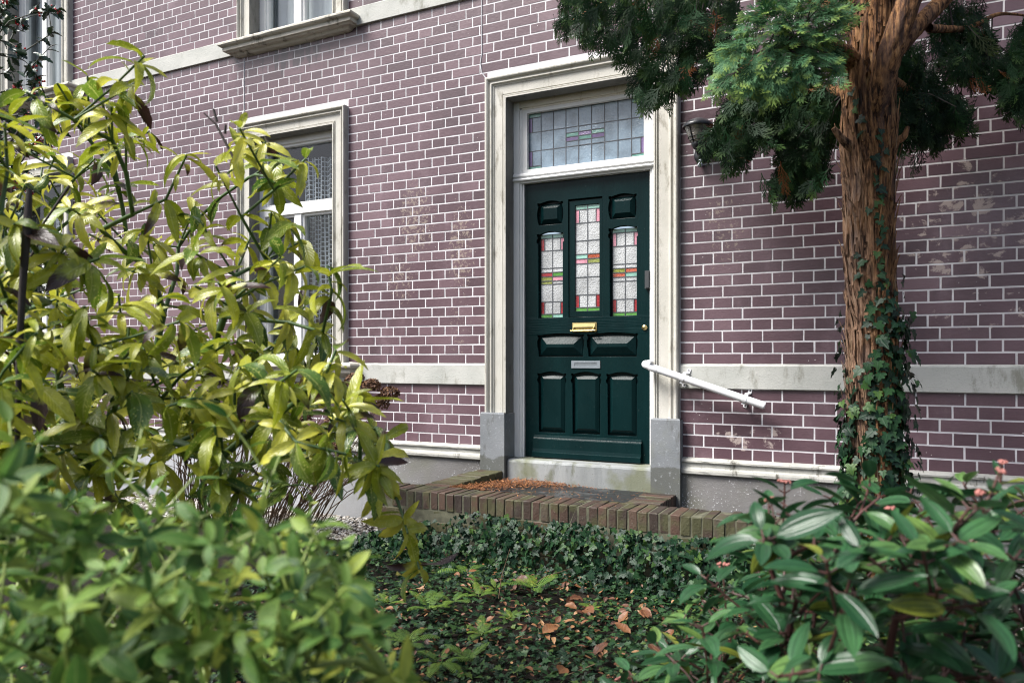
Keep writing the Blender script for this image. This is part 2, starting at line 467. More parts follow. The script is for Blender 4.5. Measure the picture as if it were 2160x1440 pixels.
G_PNK = glass_tile('rose_glass', (.62, .26, .33), .14)
G_OLV = glass_tile('olive_glass', (.24, .27, .05), .14, 'hammer')
G_LIM = glass_tile('leaf_green_glass', (.07, .25, .03), .12)
G_MNT = glass_tile('mint_glass', (.26, .50, .41), .14)
G_ORG = glass_tile('amber_red_glass', (.44, .09, .04), .14, 'hammer')
GL = [LEAD, G_PALE, G_GRN, G_PUR, G_CLR, G_RED, G_PNK, G_OLV, G_LIM, G_MNT, G_ORG]
GLASS, LACE = mk_clear_glass(), mk_lace()
NET = simple('white_voile', (.74, .77, .80), .9, .08, 3)
MOSSB, SLATE, SOIL = mk_mossbrick(), mk_slate(), mk_soil()
JOINT = simple('mossy_lime_joint', (.085, .085, .055), .9, .4, 25, .5)
BARK = mk_bark()

# =================================================================== THE HOUSE
house = empty('house', (-3, 0, 0), 'mauve brick house with white pointing, cream stone trim and dark green front door', 'house')
WX = (-4.525, -8.02)
HW, SW = .59, .135                                   # half width of a window surround, width of its moulding
DL, DR, DT, DW = -2.652, -1.232, 3.32, .165          # door surround
ZB0, ZB1, ZP0, ZP1, ZU0, ZU1 = 1.085, 1.238, .530, .634, 3.945, 4.095
WALL_X0, WALL_X1, WALL_Z = -13.0, 5.2, 6.6
SILLZ = (1.242, 4.03)
HEADZ = (3.318, 6.106)

def openings():
    r = [(DL + DW - .002, DR - DW + .002, .36, DT - DW + .002)]
    for xc in WX:
        for a, b in zip(SILLZ, HEADZ): r.append((xc - HW + SW - .002, xc + HW - SW + .002, a - .03, b - SW + .002))
    return r

wall = outline_plate('wall', [rect(WALL_X0, WALL_X1, .2, WALL_Z)] + [rect(a, b, c, d) for a, b, c, d in openings()], 0.0, .32, MORTAR, house)

def excl(z0, z1):
    ex = []
    if z0 < DT: ex.append((DL, DR))
    for xc in WX:
        for a, b in zip(SILLZ, HEADZ):
            if z1 > a and z0 < b - .004: ex.append((xc - HW, xc + HW))
    return sorted(ex)

def lay_bricks():
    mb = MB(); J = .0052
    def course(z0, z1, header, shift):
        x = WALL_X0
        spans = []
        for a, b in excl(z0, z1):
            if a > x: spans.append((x, a))
            x = max(x, b)
        spans.append((x, WALL_X1))
        for a, b in spans:
            ph, p = (-3.847, .1186) if b < -1.5 else ((-1.140, .1205) if a > -1.5 else (-3.847, .1186))
            if header: o, st = ph, p
            else: o, st = ph + p * .5 + (p if shift else 0), 2 * p
            k = math.ceil((a - o) / st); js = []
            while o + k * st < b: js.append(o + k * st); k += 1
            js = [q for q in js if q - a > .045 and b - q > .045]
            js = [a] + [q + random.uniform(-.003, .003) for q in js] + [b]
            for u, v in zip(js, js[1:]):
                e = lambda: random.uniform(-.0009, .0009)
                c = (min(1, max(0, random.gauss(.5, .24))), random.random(), random.random())
                y = -random.uniform(.0008, .0022)
                P = [(u + J + e(), y, z0 + J + e()), (v - J + e(), y, z0 + J + e()), (v - J + e(), y, z1 - J + e()), (u + J + e(), y, z1 - J + e())]
                B = [(q[0] + dx * .001, .003, q[2] + dz * .001) for q, (dx, dz) in zip(P, ((-1, -1), (1, -1), (1, 1), (-1, 1)))]
                i = len(mb.v); mb.v += P + B
                for f in ((0, 1, 2, 3), (4, 5, 1, 0), (5, 6, 2, 1), (6, 7, 3, 2), (7, 4, 0, 3)):
                    mb.f.append(tuple(i + q for q in f)); mb.m.append(0); mb.c.append(c)
    n = 38; h = (ZU0 - ZB1) / n
    for k in range(n): course(ZB1 + k * h, ZB1 + (k + 1) * h, k % 2 == 1, (k // 2) % 2 == 1)
    for k in range(6):
        h6 = (ZB0 - ZP1) / 6
        course(ZB0 - (k + 1) * h6, ZB0 - k * h6, k % 2 == 1, (k // 2) % 2 == 1)
    k = 0
    while ZU1 + (k + 1) * h < WALL_Z:
        course(ZU1 + k * h, ZU1 + (k + 1) * h, k % 2 == 1, (k // 2) % 2 == 1); k += 1
    return mb
lay_bricks().build('brick_facing', BRICK, wall)
# thin pale sealant runs over cracks
def seam(pts):
    mb = MB(); mb.tube([(x, -.003, z) for x, z in pts], .0045, 5); return mb
seam([(-2.70, 3.95), (-2.702, 3.75), (-2.70, 3.52), (-2.712, 3.45), (-2.70, 3.38), (-2.66, 3.325)]).build('sealant_seam', simple('grey_sealant', (.42, .42, .44), .8), wall)
seam([(-5.07, 3.93), (-5.075, 3.6), (-5.07, 3.35), (-5.10, 3.2), (-5.09, 3.05)]).build('sealant_seam', simple('white_sealant', (.6, .6, .62), .8), wall)

# socle, plinth moulding and string courses
mb = MB()
mb.box(WALL_X0, -2.672, -.016, .1, -.1, ZP0); mb.box(-1.214, WALL_X1, -.016, .1, -.1, ZP0)
mb.build('socle', SOCLE, house)
PLPROF = [(.0, .640), (-.026, .632), (-.034, .622), (-.034, .612), (-.022, .606), (-.020, .580), (-.024, .574), (-.036, .570), (-.040, .556), (-.038, .540), (-.030, .533), (-.012, .530)]
for a, b in ((WALL_X0, -2.672), (-1.214, WALL_X1)):
    mb = MB(); n = int((b - a) / .05)
    mb.grid([[(a + (b - a) * q / n, y - .003 * noise.noise((q * .9, i * 2.1, a)), z + .002 * noise.noise((q * .7, i, a + 9))) for q in range(n + 1)] for i, (y, z) in enumerate(PLPROF)])
    mb.build('plinth_moulding', PLINST, house)
def band(a, b, z0, z1):
    mb = MB(); n = max(2, int((b - a) / .05))
    prof = [(.0, z1 + .004), (-.016, z1 - .004), (-.021, z1 - .010), (-.021, z0 + .002), (-.018, z0 - .001), (.0, z0 - .002)]
    mb.grid([[(a + (b - a) * q / n, y, z + (.0025 * noise.noise((q * .6, i, a)) if i < 3 else 0)) for q in range(n + 1)] for i, (y, z) in enumerate(prof)])
    mb.build('string_course', BANDST, house)
band(WALL_X0, DL, ZB0, ZB1); band(DR, WALL_X1, ZB0, ZB1); band(WALL_X0, WALL_X1, ZU0, ZU1)

PROF = [(0, .0), (0, -.044), (.003, -.052), (.010, -.057), (.018, -.056), (.025, -.050), (.028, -.042), (.030, -.034), (.040, -.033), (.043, -.040), (.047, -.045),
        (.053, -.045), (.057, -.038), (.060, -.031), (.068, -.029), (.070, -.024), (.134, -.024), (.136, -.017), (.141, -.017), (.143, -.031), (.149, -.031), (.150, -.027), (.153, -.027), (.154, -.036), (.165, -.036)]
def surround(xL, xR, z0, zT, W, parent, name):
    k = W / .165; pr = [(w * k, y) for w, y in PROF]
    rows = []
    for w, y in pr: rows.append([(xL + w, y, z0), (xL + w, y, zT - w), (xR - w, y, zT - w), (xR - w, y, z0)])
    mb = MB(); mb.grid(rows)
    o = mb.build(name, TRIM, parent)
    w, y = pr[-1]; m2 = MB()
    m2.grid([rows[-1], [(xL + w, .105, z0), (xL + w, .105, zT - w), (xR - w, .105, zT - w), (xR - w, .105, z0)]])
    m2.build('reveal', REVEAL, o)
    return o

def make_window(xc, zs, zt, curtain):
    """one sash window with stone surround and sill; every piece hangs under the window part"""
    xl, xr = xc - HW, xc + HW
    w = surround(xl, xr, zs - .01, zt, SW, house, 'window')
    il, ir, it = xl + SW, xr - SW, zt - SW
    # moulded sill
    mb = MB()
    pr = [(.1, .012), (-.10, .002), (-.132, -.006), (-.143, -.017), (-.143, -.030), (-.132, -.041), (-.112, -.046), (-.108, -.053), (-.112, -.056), (-.110, -.078), (-.092, -.083), (-.086, -.090), (-.058, -.093), (-.052, -.100), (-.040, -.112), (-.022, -.118), (.0, -.120)]
    rows = []
    for i, (y, z) in enumerate(pr):
        hw = HW + .008 + max(0, -y) * .88; n = 40
        r = [(xc - hw, min(0, y) * 0 + .001, zs + z)]
        r += [(xc - hw + 2 * hw * q / n, y + (.003 * noise.noise((q * .8, i * 1.7, zs)) if y < 0 else 0), zs + z + .003 * noise.noise((q * .5, i * .6, zs + 4))) for q in range(n + 1)]
        r += [(xc + hw, .001, zs + z)]
        rows.append(r)
    mb.grid(rows); mb.build('sill', SILLST, w)
    # painted timber frame
    fb, fy = .062, .085
    zc = zs + 1.315
    mx = xc - .02
    mb = MB()
    def bar(x0, x1, z0, z1, y0, y1): mb.box(x0, x1, y0, y1, z0, z1)
    bar(il + .001, il + fb, zs, it - .001, fy, .17); bar(ir - fb, ir - .001, zs, it - .001, fy, .17)
    bar(il + fb, ir - fb, it - .055, it - .001, fy, .17); bar(il + fb, ir - fb, zs, zs + .06, fy, .17)
    bar(il + fb, ir - fb, zc - .040, zc + .040, fy - .006, .17)
    bar(mx - .036, mx + .036, zs + .06, zc - .040, fy + .003, .17)
    for a, b, c, d in ((il + fb, ir - fb, zc + .04, it - .055), (il + fb, mx - .036, zs + .06, zc - .04), (mx + .036, ir - fb, zs + .06, zc - .04)):
        s = .022
        bar(a, a + s, c, d, .105, .165); bar(b - s, b, c, d, .105, .165); bar(a + s, b - s, c, c + s, .105, .165); bar(a + s, b - s, d - s, d, .105, .165)
    mb.build('frame', WHITE, w)
    mb = MB()
    for a, b, c, d in ((il + fb, ir - fb, zc + .04, it - .055), (il + fb, mx - .036, zs + .06, zc - .04), (mx + .036, ir - fb, zs + .06, zc - .04)):
        mb.face([(a, .14, c), (b, .14, c), (b, .14, d), (a, .14, d)])
    mb.build('glass', GLASS, w)
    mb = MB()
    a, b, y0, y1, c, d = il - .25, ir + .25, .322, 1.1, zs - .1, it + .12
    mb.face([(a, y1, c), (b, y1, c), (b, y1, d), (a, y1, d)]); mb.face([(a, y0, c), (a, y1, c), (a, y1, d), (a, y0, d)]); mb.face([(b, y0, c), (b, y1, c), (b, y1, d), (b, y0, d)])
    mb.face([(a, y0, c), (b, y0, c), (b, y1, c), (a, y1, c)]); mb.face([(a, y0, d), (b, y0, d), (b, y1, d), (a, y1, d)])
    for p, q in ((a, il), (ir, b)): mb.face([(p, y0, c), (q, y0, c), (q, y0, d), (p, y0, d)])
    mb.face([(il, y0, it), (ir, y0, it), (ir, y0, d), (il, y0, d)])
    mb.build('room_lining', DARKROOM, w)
    mb = MB()                                           # inner reveal
    mb.grid([[(il, .17, zs - .03), (il, .17, it), (ir, .17, it), (ir, .17, zs - .03)], [(il, .322, zs - .03), (il, .322, it), (ir, .322, it), (ir, .322, zs - .03)]])
    mb.build('inner_reveal', simple('grey_reveal_paint', (.30, .32, .33), .8), w)
    if curtain == 'lace':
        x0, x1 = xc - .10, ir + .04
    else: x0, x1 = il - .02, ir + .02
    V, F, UVs = [], [], []
    nx, nz = 130, 40
    zt0, zb0 = (it - .14, zs + .03)
    for j in range(nz + 1):
        for i in range(nx + 1):
            u = i / nx; z = zt0 + (zb0 - zt0) * j / nz
            amp = .022 if curtain == 'lace' else .012
            V.append((x0 + (x1 - x0) * u + .006 * math.sin(j * .2 + i * .4), .255 + amp * math.sin(u * 46 + .7 * math.sin(j * .07)) + .012 * math.sin(u * 13), z - .03 * math.sin(u * 3) * (1 - j / nz)))
            UVs.append((u * 1.5, j / nz * 1.6))
    for j in range(nz):
        for i in range(nx):
            q = j * (nx + 1) + i; F.append((q, q + 1, q + nx + 2, q + nx + 1))
    where = 'lower' if zs < 2 else 'upper'
    side = ('beside the front door', 'behind the holly') if True else None
    lab = {('lace', 0): 'white lace net curtain hanging in the ground floor window beside the front door', ('lace', 1): 'white lace net curtain in the ground floor window behind the holly',
           ('net', 0): 'plain white voile curtain in the upstairs window with the stained sill above the bricks', ('net', 1): 'plain white voile curtain in the upstairs window half hidden by holly berries'}[(curtain, WX.index(xc))]
    o = np_mesh('curtain', V, F, LACE if curtain == 'lace' else NET, None, uv=UVs)
    tag(o, lab, 'curtain')
    return w
for xc in WX:
    make_window(xc, SILLZ[0], HEADZ[0], 'lace'); make_window(xc, SILLZ[1], HEADZ[1], 'net')

# ------------------------------------------------------------------ door surround, frame, fanlight
ds = surround(DL, DR, .88, DT, DW, house, 'door_surround')
for x0, x1, rx0, rx1 in ((-2.674, -2.478, 0, .013), (-1.406, -1.212, -.006, 0)):
    mb = MB()
    bv = .012
    prof = [(.0, .895), (-.060, .890), (-.074, .878), (-.075, .3)]
    mb.box(x0, x1, -.075, .104, .2, .878)
    mb.grid([[(x0, .104, .878), (x1, .104, .878)], [(x0 + .006, -.069, .889), (x1 - .006, -.069, .889)]])
    mb.face([(x0, -.075, .878), (x1, -.075, .878), (x1 - .006, -.069, .889), (x0 + .006, -.069, .889)])
    mb.build('plinth_block', BASEST, ds)
mb = MB()
dl, dr = -2.487, -1.397
mb.box(dl + .001, -2.440, .092, .24, .555, 3.154); mb.box(-2.440, -2.424, .104, .24, .555, 3.1); mb.box(-2.424, -2.410, .114, .24, .555, 2.552)
mb.box(-1.444, dr - .001, .092, .24, .555, 3.154); mb.box(-1.460, -1.444, .104, .24, .555, 3.1); mb.box(-1.466, -1.460, .114, .24, .555, 2.552)
mb.build('door_frame', WHITE, house)
mb = MB(); mb.box(-2.440, -1.444, .092, .24, 3.108, 3.154); mb.box(-2.424, -1.460, .104, .24, 3.094, 3.108)
mb.build('frame_head', CREAMP, house)
mb = MB()
pr = [(.104, 2.628), (.085, 2.626), (.076, 2.616), (.076, 2.604), (.086, 2.600), (.088, 2.592), (.078, 2.588), (.074, 2.580), (.078, 2.572), (.094, 2.566), (.098, 2.556), (.14, 2.553), (.2, 2.553)]
mb.grid([[(dl + .002, y, z), (dr - .002, y, z)] for y, z in pr]); mb.build('transom_bar', WHITE, house)

def stained(name, cells, y, parent, came=.0026):
    """leaded light: every cell (x0, x1, z0, z1, material slot) is glass in its own strips of lead"""
    mb = MB()
    for x0, x1, z0, z1, m in cells:
        a, b, c, d = x0 + came, x1 - came, z0 + came, z1 - came
        ty = random.uniform(-.0009, .0009); tx = random.uniform(-.0006, .0006)
        mb.face([(a, y + ty - tx, c), (b, y + ty + tx, c), (b, y - ty + tx, d), (a, y - ty - tx, d)], m)
        mb.box(x0, a, y - .003, y + .003, z0, z1, 0); mb.box(b, x1, y - .003, y + .003, z0, z1, 0)
        mb.box(a, b, y - .003, y + .003, z0, c, 0); mb.box(a, b, y - .003, y + .003, d, z1, 0)
    return mb.build(name, GL, parent)

fan = MB()
sx0, sx1, sz0, sz1 = -2.424, -1.460, 2.629, 3.094
gx0, gx1, gz0, gz1 = -2.384, -1.506, 2.656, 3.068
fan.box(sx0, gx0, .108, .17, sz0, sz1); fan.box(gx1, sx1, .108, .17, sz0, sz1); fan.box(gx0, gx1, .108, .17, sz0, gz0); fan.box(gx0, gx1, .108, .17, gz1, sz1)
fs = fan.build('fanlight', mk_paint('chipped_white_sash_paint', (.74, .74, .73), (.36, .22, .13), .4, .8, .70), house)
cells = []
cw, chh = (gx1 - gx0) / 9, (gz1 - gz0) / 3
P, GN, PU = 1, 2, 3
for i in range(9):
    x = gx0 + i * cw
    for j in range(3):
        z = gz0 + j * chh
        if (i, j) == (0, 2): cells += [(x, x + cw, z + .78 * chh, z + chh, GN), (x, x + .3 * cw, z, z + .78 * chh, PU), (x + .3 * cw, x + cw, z, z + .78 * chh, P)]
        elif (i, j) == (0, 0): cells += [(x, x + cw, z, z + .2 * chh, GN), (x, x + .3 * cw, z + .2 * chh, z + chh, PU), (x + .3 * cw, x + cw, z + .2 * chh, z + chh, P)]
        elif (i, j) == (8, 2): cells += [(x, x + cw, z + .78 * chh, z + chh, GN), (x + .68 * cw, x + cw, z, z + .78 * chh, PU), (x, x + .68 * cw, z, z + .78 * chh, P)]
        elif (i, j) == (8, 0): cells += [(x, x + cw, z, z + .2 * chh, GN), (x + .68 * cw, x + cw, z + .2 * chh, z + chh, PU), (x, x + .68 * cw, z + .2 * chh, z + chh, P)]
        elif j == 1 and i in (3, 4, 5):
            a, b = (PU, GN) if i != 4 else (GN, PU)
            cells += [(x, x + cw, z, z + .28 * chh, P), (x, x + cw, z + .28 * chh, z + .5 * chh, a), (x, x + cw, z + .5 * chh, z + .72 * chh, b), (x, x + cw, z + .72 * chh, z + chh, P)]
        else: cells.append((x, x + cw, z, z + chh, P))
stained('leaded_glass', cells, .142, fs)
# ------------------------------------------------------------------ the green door
def arc_hole(x0, x1, z0, z1, bow=.014, ears=True, sides=False):
    lp = [(x0, z0), (x1, z0)]
    xr = []
    if sides:
        n = 7
        lp = [(x0 + .004, z0), (x1 - .004, z0)]
        lp += [(x1 + .010 * math.sin(PI * k / n), z0 + .015 + (z1 - z0 - .05) * k / n) for k in range(n + 1)]
    else: lp += [(x1, z1 - .075), (x1 + .009, z1 - .068), (x1 + .010, z1 - .050), (x1 + .002, z1 - .040)] if (z1 - z0) > .3 else [(x1, z0 + (z1 - z0) * .3), (x1 + .008, z0 + (z1 - z0) * .45), (x1 + .008, z1 - .05), (x1, z1 - .036)]
    lp += [(x1, z1 - .026), (x1 + .007, z1 - .022), (x1 + .007, z1 - .008), (x1 - .004, z1 - .007), (x1 - .012, z1 - .012)]
    n = 9
    lp += [(x1 - .016 - (x1 - x0 - .032) * k / n, z1 - .010 + bow * math.sin(PI * k / n)) for k in range(n + 1)]
    lp += [(x0 + .012, z1 - .012), (x0 + .004, z1 - .007), (x0 - .007, z1 - .008), (x0 - .007, z1 - .022), (x0, z1 - .026)]
    if sides: lp += [(x0 - .010 * math.sin(PI * k / 7), z1 - .035 - (z1 - z0 - .05) * k / 7) for k in range(8)]
    elif (z1 - z0) > .3: lp += [(x0 - .002, z1 - .040), (x0 - .010, z1 - .050), (x0 - .009, z1 - .068), (x0, z1 - .075)]
    else: lp += [(x0, z1 - .036), (x0 - .008, z1 - .05), (x0 - .008, z0 + (z1 - z0) * .45), (x0, z0 + (z1 - z0) * .3)]
    return lp
TLp, TRp = (-2.303, -2.117, 2.245, 2.412), (-1.757, -1.571, 2.245, 2.412)
CR = (-2.068, -1.813, 1.572, 2.412)
LG, RG = (-2.307, -2.112, 1.570, 2.188), (-1.758, -1.563, 1.570, 2.188)
MLp, MRp = (-2.303, -1.957, 1.290, 1.455), (-1.917, -1.563, 1.290, 1.455)
B1, B2, B3 = (-2.303, -2.092, .742, 1.176), (-2.038, -1.828, .742, 1.176), (-1.774, -1.563, .742, 1.176)
DY = .130
dx0, dx1, dz0, dz1 = -2.409, -1.467, .560, 2.549
holes = [arc_hole(*q, sides=True) for q in (TLp, TRp)] + [rect(*CR)] + [arc_hole(*q, bow=.016) for q in (LG, RG, B1, B2, B3)] + [arc_hole(*q, bow=.012) for q in (MLp, MRp)]
door = outline_plate('front_door', [rect(dx0, dx1, dz0, dz1)] + holes, DY, .030, DOORP, house, .0022)
mb = MB(); mb.box(dx0 + .001, dx1 - .001, DY + .0305, DY + .045, dz0, 1.25); mb.box(dx0 + .001, dx1 - .001, DY + .0305, DY + .045, 1.25, 1.575); 
mb.box(dx0 + .001, dx1 - .001, DY + .0305, DY + .045, 2.195, dz1)
for a, b in ((dx0 + .001, -2.312), (-2.108, -2.022), (-1.836, -1.762), (-1.558, dx1 - .001)): mb.box(a, b, DY + .031, DY + .045, 1.575, 2.195)
mb.build('backing_board', DOORP, door)
def raised(q, inset=.012, slope=.045, y0=DY + .030, y1=DY + .003):
    x0, x1, z0, z1 = q
    mb = MB()
    a = [(x0 + inset, y0, z0 + inset), (x1 - inset, y0, z0 + inset), (x1 - inset, y0, z1 - inset * 1.6), (x0 + inset, y0, z1 - inset * 1.6)]
    a2 = [(p[0], y0 - .008, p[2]) for p in a]
    s = slope
    b = [(x0 + inset + s, y1, z0 + inset + s), (x1 - inset - s, y1, z0 + inset + s), (x1 - inset - s, y1, z1 - inset * 1.6 - s), (x0 + inset + s, y1, z1 - inset * 1.6 - s)]
    mb.grid([a, a2, b], closed=True); mb.face(b)
    return mb.build('door_panel', DOORP, door)
for q in (TLp, TRp): raised(q, .010, .030)
for q in (MLp, MRp): raised(q, .010, .058, y1=DY - .004)
for q in (B1, B2, B3): raised(q, .012, .026, y1=DY + .008)
# inner casement of the middle light
cz = (-2.022, -1.858 + .022, 1.612, 2.368)
mb = MB()
mb.box(CR[0] + .004, cz[0], DY + .010, DY + .034, CR[2] + .003, CR[3] - .012); mb.box(cz[1], CR[1] - .004, DY + .010, DY + .034, CR[2] + .003, CR[3] - .012)
mb.box(cz[0], cz[1], DY + .010, DY + .034, CR[2] + .003, cz[2]); mb.box(cz[0], cz[1], DY + .010, DY + .034, cz[3], CR[3] - .012)
mb.build('casement', DOORP, door)
def light(x0, x1, zs, rows):
    cells = []; z = zs; xm = (x0 + x1) / 2
    for h, kind in rows:
        z0 = z - h
        if isinstance(kind, str):
            k = {'mint': 9, 'clr': 4, 'lime': 8}[kind]
            cells += [(x0, xm, z0, z, k), (xm, x1, z0, z, k)]
        elif len(kind) == 2: cells += [(x0, xm, z0, z, kind[0]), (xm, x1, z0, z, kind[1])]
        else:
            w = (x1 - x0) * .16
            cells += [(x0, x0 + w, z0, z, kind[0]), (x0 + w, xm, z0, z, 4), (xm, x1 - w, z0, z, 4), (x1 - w, x1, z0, z, kind[2])]
        z = z0
    return cells
t = lambda rows, H: [(h * H / sum(r[0] for r in rows), k) for h, k in rows]
r1 = [(35, 'mint'), (105, (5, 4, 6)), (150, 'clr'), (36, 'clr'), (36, (5, 8)), (38, (7, 6)), (28, (7, 4)), (150, 'clr'), (105, (5, 4, 5)), (36, (8, 9))]
r3 = [(35, 'mint'), (115, (6, 4, 6)), (155, 'clr'), (36, 'clr'), (38, (7, 10)), (38, (10, 9)), (36, 'clr'), (155, 'clr'), (112, (5, 4, 5)), (36, 'lime')]
r2 = [(38, 'mint'), (118, (6, 4, 6)), (155, 'clr'), (118, 'clr'), (40, (9, 10)), (42, (6, 7)), (118, 'clr'), (155, 'clr'), (110, (5, 4, 5)), (34, 'lime')]
for q, r in ((LG, r1), (RG, r3)):
    x0, x1, z0, z1 = q[0] - .002, q[1] + .002, q[2] - .004, q[3] + .004
    stained('leaded_glass', light(x0 + .012, x1 - .002, z1 - .012, t(r, z1 - z0 - .016)), DY + .034, door)
    mb = MB(); mb.box(q[0] - .004, q[0] + .012, DY + .0305, DY + .045, q[2] - .002, q[3] + .004); mb.build('glazing_bead', DOORP, door)
stained('leaded_glass', light(cz[0], cz[1], cz[3], t(r2, cz[3] - cz[2])), DY + .022, door)
# weather board
mb = MB(); pr = [(DY, .722), (DY - .010, .718), (DY - .013, .706), (DY - .016, .700), (DY - .022, .694), (DY - .026, .626), (DY - .030, .606), (DY - .038, .600), (DY - .038, .566), (DY, .564)]
mb.grid([[(-2.336, y, z), (-1.526, y, z)] for y, z in pr]); mb.face([(-1.526, y, z) for y, z in pr]); mb.face([(-2.336, y, z) for y, z in pr][::-1])
mb.build('weatherboard', DOORP, door)
# brass letter flap with a pull bar, steel letter plate, lock
mb = MB()
mb.box(-2.036, -1.852, DY - .006, DY, 1.466, 1.532)
mb.grid([[(-2.026, DY - .010, 1.524), (-1.862, DY - .010, 1.524)], [(-2.026, DY - .014, 1.500), (-1.862, DY - .014, 1.500)], [(-2.026, DY - .011, 1.474), (-1.862, DY - .011, 1.474)]])
fl = mb.build('letter_flap', BRASS, door)
mb = MB()
mb.tube([(-2.032, DY - .034, 1.472), (-1.856, DY - .034, 1.472)], .0055, 8)
for x in (-2.020, -1.868): mb.tube([(x, DY - .004, 1.500), (x, DY - .022, 1.490), (x, DY - .034, 1.474)], .0055, 8); mb.ball((x, DY - .034, 1.472), .008)
for x in (-2.036, -1.852): mb.ball((x, DY - .034, 1.472), .007)
mb.build('pull_bar', BRASS, fl, True)
mb = MB()
x0, x1, z0, z1 = -2.043, -1.826, 1.209, 1.262
mb.box(x0, x1, DY - .005, DY, z0, z0 + .014); mb.box(x0, x1, DY - .005, DY, z1 - .014, z1); mb.box(x0, x0 + .024, DY - .005, DY, z0 + .014, z1 - .014); mb.box(x1 - .024, x1, DY - .005, DY, z0 + .014, z1 - .014)
mb.face([(x0 + .024, DY - .0015, z0 + .014), (x1 - .024, DY - .0015, z0 + .014), (x1 - .024, DY - .003, z1 - .014), (x0 + .024, DY - .003, z1 - .014)])
mb.build('letter_plate', STEEL, door)
mb = MB(); cen = Vector((-1.506, DY, 1.488))
rot = lambda pr: [[cen + Vector((r * math.cos(2 * PI * q / 20), -d, r * math.sin(2 * PI * q / 20))) for q in range(20)] for r, d in pr]
mb.grid(rot([(.019, 0), (.019, .006), (.016, .009), (.010, .010), (.009, .014), (.001, .014)]), closed=True); 
lk = mb.build('lock', BRASS, door, True)
mb = MB(); mb.box(-1.5085, -1.5045, DY - .0152, DY - .0142, 1.482, 1.494); mb.build('keyhole', DARKPL, lk)
mb = MB(); mb.box(-1.497, -1.463, .100, .1295, 1.750, 1.872); mb.box(-1.490, -1.468, .096, .100, 1.756, 1.866); mb.build('door_contact', DARKPL, house)
# bluestone threshold
mb = MB()
nx = 40; a, b = -2.470, -1.412
pr = [(.135, .557), (-.020, .556), (-.034, .550), (-.040, .538), (-.038, .36)]
mb.grid([[(a + (b - a) * q / nx, y + (.004 * noise.noise((q * .5, i, 3)) if 0 < i < 4 else 0), z + (.004 * noise.noise((q * .4, i, 7)) if 0 < i < 4 else 0)) for q in range(nx + 1)] for i, (y, z) in enumerate(pr)])
mb.face([(a, y, z) for y, z in pr] + [(a, .135, .36)]); mb.face([(b, y, z) for y, z in pr] + [(b, .135, .36)])
mb.build('doorstep', STEPST, house)

# ------------------------------------------------------------------ handrail of white plastic tube
hr = empty('handrail', (-1.06, -.11, 1.1), 'sloping white plastic tube handrail clamped to the wall to the side of the green door', 'handrail')
e0, e1 = Vector((-1.425, -.125, 1.232)), Vector((-.690, -.105, .990))
mb = MB()
d = (e1 - e0).normalized()
mb.tube([e0 + d * .075, e1], .0235, 18); mb.build('rail', PVC, hr, True)
mb = MB()
pts = [e0 + d * .08] + [e0 + d * .03]
for k in range(8):
    a = PI / 2 * k / 7
    pts.append(e0 + d * (.03 - .042 * math.sin(a)) + Vector((0, .045 * (1 - math.cos(a)), .004)))
pts.append(pts[-1] + Vector((0, .10, .004)))
mb.tube(pts, .0252, 18); mb.build('elbow', PVC, hr, True)
mb = MB(); mb.tube([e1 - d * .0005, e1 + d * .004], .0212, 18); mb.build('end_cap', PVC, hr, True)
n2 = Vector((-d.z, 0, d.x)).normalized()
for tt in (.33, .845):
    c = e0 + (e1 - e0) * tt
    mb = MB(); mb.tube([c - d * .011, c + d * .011], .0262, 18)
    wy = -.022 if tt < .5 else -.002
    for s in (1, -1):
        p = c + n2 * s * .040; q = c + n2 * s * .056
        M = Matrix.Translation((p + q) / 2) @ Matrix(((d.x, 0, n2.x, 0), (0, 1, 0, 0), (d.z, 0, n2.z, 0), (0, 0, 0, 1)))
        yy = wy - c.y
        mb.box(-.011, .011, yy - .006, yy, -.012, .012, M=M)
        mb.box(-.011, .011, -.004, yy - .006, -.020 if s > 0 else .012, -.012 if s > 0 else .020, M=M)
    ck = mb.build('clamp', PVC, hr)
    for s in (1, -1):
        mb = MB(); q = c + n2 * s * .050; mb.ball((q.x, wy - .0065, q.z), .0055, sq=(1, .5, 1)); mb.build('screw', DARKPL, ck)

# ------------------------------------------------------------------ wall lantern
ln = empty('wall_lantern', (-1.11, 0, 2.58), 'black wall lantern with clear shade on the brick wall under the conifer', 'wall lamp')
lx, ly = -1.105, -.115
mb = MB()
cap = [(.112, 2.728), (.114, 2.740), (.104, 2.752), (.080, 2.772), (.045, 2.788), (.004, 2.794)]
mb.lathe(cap, (lx, ly, 0), 28); mb.face([(lx + .112 * math.cos(2 * PI * q / 28), ly + .112 * math.sin(2 * PI * q / 28), 2.7285) for q in range(28)])
mb.build('cap', BLACKP, ln, True)
sh = [(.045, 2.605), (.062, 2.635), (.080, 2.68), (.096, 2.727)]
mb = MB(); mb.lathe(sh, (lx, ly, 0), 28)
tglass = NT('clear_lamp_plastic'); fr = tglass.n('Fresnel', IOR=1.45).outputs[0]
TG = tglass.done(tglass.n('MixShader', i0=tglass.math('ADD', fr, .05, clamp=True), i1=tglass.n('MixShader', i0=.30, i1=tglass.n('BsdfTransparent', Color=(.92, .90, .86)).outputs[0], i2=tglass.bsdf((.62, .60, .56), .4)).outputs[0], i2=tglass.n('BsdfGlossy', Color=(1, 1, 1), Roughness=.05).outputs[0]).outputs[0])
mb.build('shade', TG, ln, True)
mb = MB()
for q in range(4):
    a = PI / 4 + .35 + q * PI / 2
    mb.tube([(lx + (r + .003) * math.cos(a), ly + (r + .003) * math.sin(a), z) for r, z in sh], .0035, 6)
for z, r in ((2.652, .071), (2.628, .060)):
    mb.tube([(lx + r * math.cos(2 * PI * q / 24), ly + r * math.sin(2 * PI * q / 24), z) for q in range(25)], .003, 5, cap=False)
